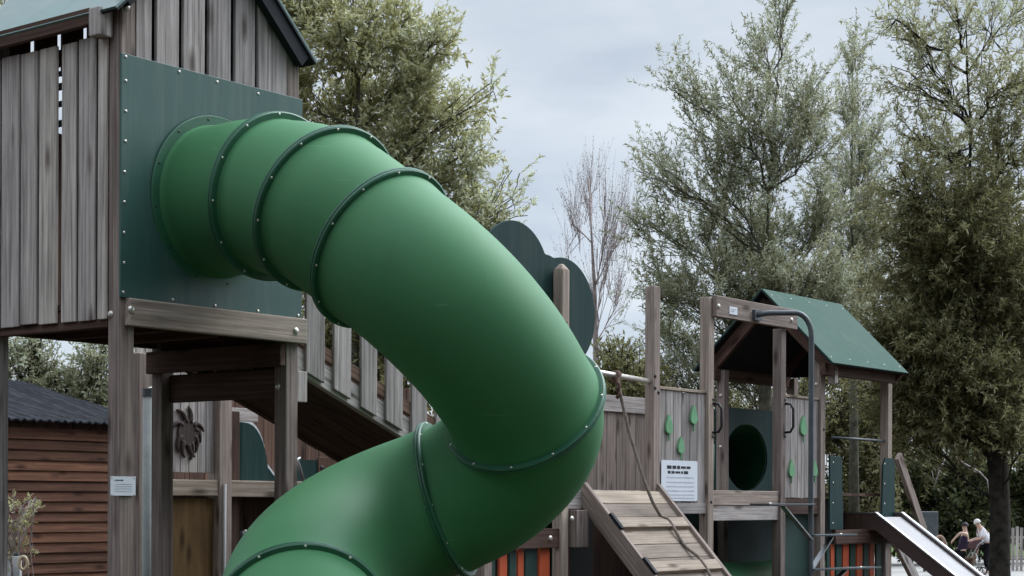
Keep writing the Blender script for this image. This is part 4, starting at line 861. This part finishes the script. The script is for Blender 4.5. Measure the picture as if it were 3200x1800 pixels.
shrub('tall_bush', 'dark olive bush behind the playhouse posts', 2680, 34, [(2680, 1210, 120, 120, 44, 15, .05), (2600, 1300, 100, 110, 30, 13), (2760, 1290, 100, 110, 30, 14, .05), (2690, 1420, 140, 120, 44, 14, .08), (2690, 1600, 150, 110, 36, 12)], M['leaf_dark'], (.09, .04), gb)
gl = 'leafy shrubs beyond the steel slide'
for i, (x, y, r, ry, lab) in enumerate(((2700, 1440, 120, 130, 'bright green leafy shrub seen between the playhouse posts'), (2850, 1470, 120, 120, 'green leafy shrub seen just right of the playhouse brace'), (2990, 1480, 120, 120, 'sunlit green shrub behind the two people by the trunk'), (3060, 1450, 70, 130, 'yellowish green shrub close to the left side of the dark trunk'), (3230, 1480, 90, 110, 'green shrub to the right of the dark trunk'))):
    shrub('leafy_shrub', lab, x, 57+i*.7, [(x, y, r, ry*.8, 46, 13, .05), (x-r*.5, y+ry*.7, r, ry*.8, 36, 12), (x+r*.5, y+ry*.8, r, ry*.8, 36, 12), (x, y+ry*1.6, r*1.2, ry*.6, 30, 11, -.05)], M['leaf_green'], (.19, .10), gl)
# distant tree belt closing the horizon
hb_ = thing('distant_trees', Vector((0, 120, 0)), 'far belt of trees along the horizon seen between the playground pieces', 'trees'); hb_['kind'] = 'stuff'
lv = Leaves(); n = 34000
X = rng.uniform(-60, 75, n); Hh = 4.6+1.6*np.sin(X*.23)+1.1*np.sin(X*.61+1)+.6*np.sin(X*1.7)
P_ = np.stack([X, 120+rng.uniform(-2, 2, n), rng.random(n)**.8*Hh], 1)
lv.add(P_, unit(rng.normal(size=(n, 3))), unit(rng.normal(size=(n, 3))), rng.uniform(.35, .7, n), rng.uniform(.2, .4, n), np.clip(rng.normal(.3, .2, n), 0, 1)); o = lv.build('foliage', M['leaf_green'], hb_); o['kind'] = 'stuff'
# unseen tree belt added on the camera's side to block low sky light
hb2 = thing('light_blocking_trees', Vector((0, -20, 0)), 'unseen belt of leafy trees added round the near side to cut fill light', 'trees'); hb2['kind'] = 'stuff'
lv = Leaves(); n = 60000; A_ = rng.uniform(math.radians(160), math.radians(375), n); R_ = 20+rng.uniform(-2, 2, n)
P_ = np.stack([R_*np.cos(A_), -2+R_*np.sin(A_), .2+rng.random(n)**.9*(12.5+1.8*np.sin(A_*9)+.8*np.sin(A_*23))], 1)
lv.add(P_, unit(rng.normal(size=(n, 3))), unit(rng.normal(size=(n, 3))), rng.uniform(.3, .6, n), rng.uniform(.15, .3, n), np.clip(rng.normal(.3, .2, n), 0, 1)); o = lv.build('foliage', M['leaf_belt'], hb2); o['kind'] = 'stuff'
# pale spindly plant by the shed
sp_ = shrub('spindly_plant', 'pale spindly leafy plant growing against the shed wall at the left edge', 55, 13, [(62, 1560, 30, 24, 8, 4, .1), (50, 1605, 34, 20, 7, 4, .1), (78, 1590, 22, 24, 5, 4, .15), (45, 1640, 30, 24, 5, 3, .0)], M['leaf_olive'], (.030, .011), per=60, limb_r=.004, twig=(.05, .12))
for c_ in sp_.children:
    if c_.name.startswith('trunk'): c_.data.materials[0] = M['bark_pale']
# white post with cream ring
wp = onz(46, 1770, 12.5)
WP = thing('white_post', Vector((wp.x, wp.y, 0)), 'short white post with a cream ring on its side in front of the shed', 'post')
zt = onz(46, 1738, 12.5).z
mb = MB(); mb.beam(Vector((wp.x, wp.y, 0)), Vector((wp.x, wp.y, zt)), (1, 0, 0), .088, .06); mb.build('post', M['white'], WP, .006)
mb = MB(); mb.beam(Vector((wp.x, wp.y, zt)), Vector((wp.x, wp.y, zt+.025)), (1, 0, 0), .06, .05); mb.build('cap', M['steeld'], WP, .006)
rc = onz(73, 1760, 12.45); mb = MB(); pts = [rc+Vector((.028*math.cos(t), 0, .046*math.sin(t))) for t in np.linspace(0, 2*math.pi, 25)]; mb.tube(pts, .012, 8, caps=False); mb.build('ring', M['cream'], WP, smooth=True)
# pale dead branches in the shrubs
BRN = thing('dead_branch', onz(2930, 1510, 40), 'pale forked dead branch sticking out of the green shrubs', 'branch')
mb = MB(); mb.tube([onz(2920, 1520, 40), onz(2940, 1460, 40), onz(2960, 1424, 40)], [.018, .022, .012], 6); mb.tube([onz(2918, 1500, 40), onz(2912, 1470, 40)], [.01, .006], 6); mb.build('branch', M['bark_pale'], BRN, smooth=True)
BR2 = thing('dead_branch', onz(3030, 1460, 40), 'pale leaning dead branch hanging just left of the dark trunk', 'branch')
mb = MB(); mb.tube([onz(2985, 1425, 40), onz(3015, 1450, 40), onz(3060, 1475, 40), onz(3085, 1500, 40), onz(3090, 1540, 40)], [.008, .022, .026, .014, .008], 6); mb.build('branch', M['bark_pale'], BR2, smooth=True)
# ---------------------------------------------------------------- far fence, cabinet
FNC = thing('picket_fence', gbase(3200, 53), 'weathered grey picket fence on the lawn right of the dark trunk', 'fence')
for i in range(14):
    p = gbase(3140+i*13, 53); hgt = 1.25+.1*rng.random()
    mb = MB(); mb.beam(p, p+EH*hgt, (1, 0, 0), .085, .02); mb.build('picket', M['grey'], FNC)
for hgt in (.35, 1.0):
    mb = MB(); mb.beam(gbase(3130, 53.04)+EH*hgt, gbase(3325, 53.04)+EH*hgt, (0, 0, 1), .07, .03); mb.build('rail', M['grey'], FNC)
CB = thing('grey_cabinet', gbase(2905, 52), 'small blue-grey metal cabinet with a pale sign behind the steel slide', 'cabinet')
mb = MB(); p = gbase(2900, 52); mb.beam(p+EH*.5, p+EH*1.78, (1, 0, 0), .55, .3); mb.build('body', M['steeld'], CB, .02)
mb = MB(); mb.beam(p+Vector((-.1, 0, 0)), p+Vector((-.1, 0, .5)), (1, 0, 0), .07, .07); mb.beam(p+Vector((.15, 0, 0)), p+Vector((.15, 0, .5)), (1, 0, 0), .07, .07); mb.build('legs', M['steeld'], CB)
mb = MB(); c = onz(2864, 1600, 51.7); mb.beam(c-EH*.10, c+EH*.10, (1, 0, 0), .13, .02); mb.build('sign', M['white'], CB)
HP = thing('play_hoop', gbase(2937, 49), 'low beige wooden hoop on the ground behind the steel slide', 'hoop')
mb = MB(); c = gbase(2937, 49); mb.tube([c+Vector((.2*math.cos(t), 0, .55+.55*math.sin(t) if t > 0 else 0)) for t in np.linspace(0, math.pi, 14)], .05, 8); mb.build('arch', M['beige'], HP, smooth=True)
# ---------------------------------------------------------------- people
def skin_mesh(name, m, parent, J, E_, sub=1):
    off = root_loc(parent); me = bpy.data.meshes.new(name); keys = list(J); me.from_pydata([Vector(J[k][0])-off for k in keys], [(keys.index(a), keys.index(b)) for a, b in E_], [])
    o = bpy.data.objects.new(name, me); COL.objects.link(o); o.parent = parent; me.materials.append(m)
    sk = o.modifiers.new('skin', 'SKIN'); sk.use_smooth_shade = True
    for i, k in enumerate(keys): r = J[k][1]; me.skin_vertices[0].data[i].radius = r if isinstance(r, tuple) else (r, r); me.skin_vertices[0].data[i].use_root = (i == 0)
    sb_ = o.modifiers.new('sub', 'SUBSURF'); sb_.levels = sub; sb_.render_levels = sub; return o
def person(name, label, base, J, clothes, hair, hm, skinm='skin'):
    P = thing(name, base, label, 'person'); B = Vector(base); R = {k: (B+Vector(p), r) for k, (p, r) in J.items()}
    E_ = [('pelvis', 'waist'), ('waist', 'chest'), ('chest', 'neck'), ('neck', 'head'), ('head', 'crown')]
    for s in 'LR': E_ += [('chest', 'sh'+s), ('sh'+s, 'el'+s), ('el'+s, 'wr'+s), ('wr'+s, 'pa'+s), ('pelvis', 'hip'+s), ('hip'+s, 'kn'+s), ('kn'+s, 'an'+s), ('an'+s, 'toe'+s)]
    for s in 'LR':     # five fingers of unequal length, curled
        w_, p_ = Vector(J['wr'+s][0]), Vector(J['pa'+s][0]); d = (p_-w_).normalized(); sd = d.cross(Vector((0, 0, 1)))
        sd = sd.normalized() if sd.length > .1 else Vector((0, 1, 0)); dn = d.cross(sd)*(1 if d.cross(sd).z < 0 else -1)
        for f_, (o_, ln) in enumerate(((-.030, .060), (-.010, .075), (.010, .080), (.028, .070))):
            a = p_+sd*o_; k1, k2 = 'f%s%d' % (s, f_), 'g%s%d' % (s, f_); R[k1] = (B+a+d*ln*.6, .009); R[k2] = (B+a+d*ln*.8+dn*ln*.45, .008); E_ += [('pa'+s, k1), (k1, k2)]
        k1 = 'th'+s; R[k1] = (B+w_.lerp(p_, .5)+sd*-.05+d*.03, .010); E_.append(('pa'+s, k1))
    skin_mesh('body', M[skinm], P, R, E_, 1)
    for nm, m, ks, es, gr in clothes:
        Q = {k: (R[k][0], (R[k][1] if isinstance(R[k][1], float) else max(R[k][1]))*gr+.008) for k in ks}; skin_mesh(nm, M[m], P, Q, es, 1)
    hd = R['head'][0]; cr_ = R['crown'][0]; ax = (cr_-hd).normalized(); mb = MB()
    c = hd+ax*.035+Vector((hair, .0, .0)); mb.dome(c-ax*.02, ax, .105, .115, 14); ho = mb.build('hair', M[hm], P, smooth=True)
    return P
Jm = dict(pelvis=((.10, 0, .86), .12), waist=((.09, 0, 1.02), .12), chest=((-.03, 0, 1.24), .13), neck=((-.13, 0, 1.38), .055), head=((-.20, 0, 1.46), .085), crown=((-.235, 0, 1.55), .07),
          shL=((-.06, -.17, 1.29), .06), elL=((-.10, -.22, 1.04), .045), wrL=((-.34, -.17, .97), .03), paL=((-.41, -.16, .955), .034), shR=((-.06, .17, 1.29), .06), elR=((-.10, .22, 1.04), .045), wrR=((-.34, .17, .97), .03), paR=((-.41, .16, .955), .034),
          hipL=((.10, -.09, .80), .10), knL=((.02, -.10, .45), .065), anL=((.10, -.10, .08), .045), toeL=((-.06, -.11, .035), .035), hipR=((.10, .09, .80), .10), knR=((.12, .10, .45), .065), anR=((.28, .10, .10), .045), toeR=((.14, .11, .035), .035))
up_ks = ('waist', 'pelvis', 'chest', 'shL', 'elL', 'shR', 'elR'); up_es = [('waist', 'pelvis'), ('waist', 'chest'), ('chest', 'shL'), ('shL', 'elL'), ('chest', 'shR'), ('shR', 'elR')]
lo_ks = ('pelvis', 'hipL', 'knL', 'anL', 'hipR', 'knR', 'anR'); lo_es = [('pelvis', 'hipL'), ('hipL', 'knL'), ('knL', 'anL'), ('pelvis', 'hipR'), ('hipR', 'knR'), ('knR', 'anR')]
bm1 = gbase(3075, 50)
person('person', 'person in a white shirt and black trousers hunched over a pushchair beside the dark trunk', bm1, Jm, [('shirt', 'shirtw', up_ks, up_es, 1.14), ('trousers', 'blackc', lo_ks, lo_es, 1.12)], .02, 'hairg')
Jd = dict(pelvis=((-.12, 0, .62), .12), waist=((-.02, 0, .82), .12), chest=((.03, 0, 1.08), .13), neck=((.02, 0, 1.28), .055), head=((0.0, 0, 1.37), .085), crown=((-.01, 0, 1.47), .07),
          shL=((0, -.17, 1.16), .055), elL=((-.17, -.22, 1.20), .042), wrL=((-.33, -.16, 1.02), .03), paL=((-.38, -.15, .95), .034), shR=((0.02, .17, 1.14), .055), elR=((.10, .22, .92), .042), wrR=((-.06, .2, .80), .03), paR=((-.12, .19, .78), .034),
          hipL=((-.14, -.09, .58), .10), knL=((-.46, -.12, .60), .07), anL=((-.42, -.12, .12), .048), toeL=((-.56, -.12, .04), .036), hipR=((-.14, .09, .58), .10), knR=((-.44, .12, .58), .07), anR=((-.36, .12, .12), .048), toeR=((-.5, .12, .04), .036))
person('person', 'seated person in dark plum top, dark hair, one bare arm stretched out', gbase(3014, 49.5), Jd, [('top', 'navy', ('waist', 'pelvis', 'chest', 'shL', 'shR'), [('waist', 'pelvis'), ('waist', 'chest'), ('chest', 'shL'), ('chest', 'shR')], 1.18), ('trousers', 'blackc', lo_ks, lo_es, 1.12)], .02, 'hair')
sb2 = gbase(3006, 49.6)
mb = MB(); [mb.beam(sb2+Vector((-.25+.0, dy, .48)), sb2+Vector((.35, dy, .48)), (0, 1, 0), .12, .04) for dy in (-.18, 0, .18)]; 
BNc = thing('bench', sb2, 'low dark bench under the seated person by the slide', 'bench'); mb.build('seat', M['brown'], BNc, .005)
for dx in (-.15, .25): mb = MB(); mb.beam(sb2+Vector((dx, -.2, .23)), sb2+Vector((dx, .2, .23)), (1, 0, 0), .06, .46); mb.build('leg', M['brown'], BNc)
cb = gbase(3045, 49.9)
PC = thing('pushchair', cb, 'beige and maroon pushchair with a pale curved handle held by the hunched person', 'pushchair')
V3 = lambda x, y, z: cb+Vector((x, y, z))
mb = MB(); [mb.tube([V3(-.38, s, .12), V3(-.10, s, .55), V3(.06, s, .86), V3(.16, s, .93), V3(.20, s, .97)], .014, 8) for s in (-.2, .2)]; mb.tube([V3(.20, -.2, .97), V3(.22, 0, .97), V3(.20, .2, .97)], .02, 8); mb.tube([V3(.20, -.2, .14), V3(-.02, -.2, .62)], .014, 8); mb.tube([V3(.20, .2, .14), V3(-.02, .2, .62)], .014, 8); mb.build('frame', M['steel'], PC, smooth=True)
mb = MB(); mb.prism([V3(-.34, -.17, .38), V3(-.02, -.17, .34), V3(.10, -.17, .72), V3(.05, -.17, .75), V3(-.08, -.17, .44), V3(-.34, -.17, .46)], (0, .34, 0)); mb.build('seat', M['beige'], PC, .02)
mb = MB(); pts = [V3(.06+.30*math.cos(t), -.18, .70+.30*math.sin(t)) for t in np.linspace(math.pi*.35, math.pi*.95, 9)]; mb.prism(pts+[V3(.06, -.18, .70)], (0, .36, 0)); mb.build('hood', M['maroon'], PC, .02)
for x_ in (-.36, .20):
    for s in (-.22, .22):
        mb = MB(); c = V3(x_, s, .115); mb.tube([c+Vector((.10*math.cos(t), 0, .10*math.sin(t))) for t in np.linspace(0, 2*math.pi, 21)], .018, 8, caps=False); wl = mb.build('wheel', M['black'], PC, smooth=True)
        mb = MB(); mb.tube([c-Vector((0, .03, 0)), c+Vector((0, .03, 0))], .02, 8); [mb.tube([c, c+Vector((.09*math.cos(a), 0, .09*math.sin(a)))], .006, 4) for a in np.linspace(0, 2*math.pi, 7)[:-1]]; mb.build('hub', M['steel'], wl)
for a_, b_ in ((V3(-.30, -.05, .42), V3(-.42, -.05, .18)), (V3(-.30, .07, .42), V3(-.40, .07, .2))): pass
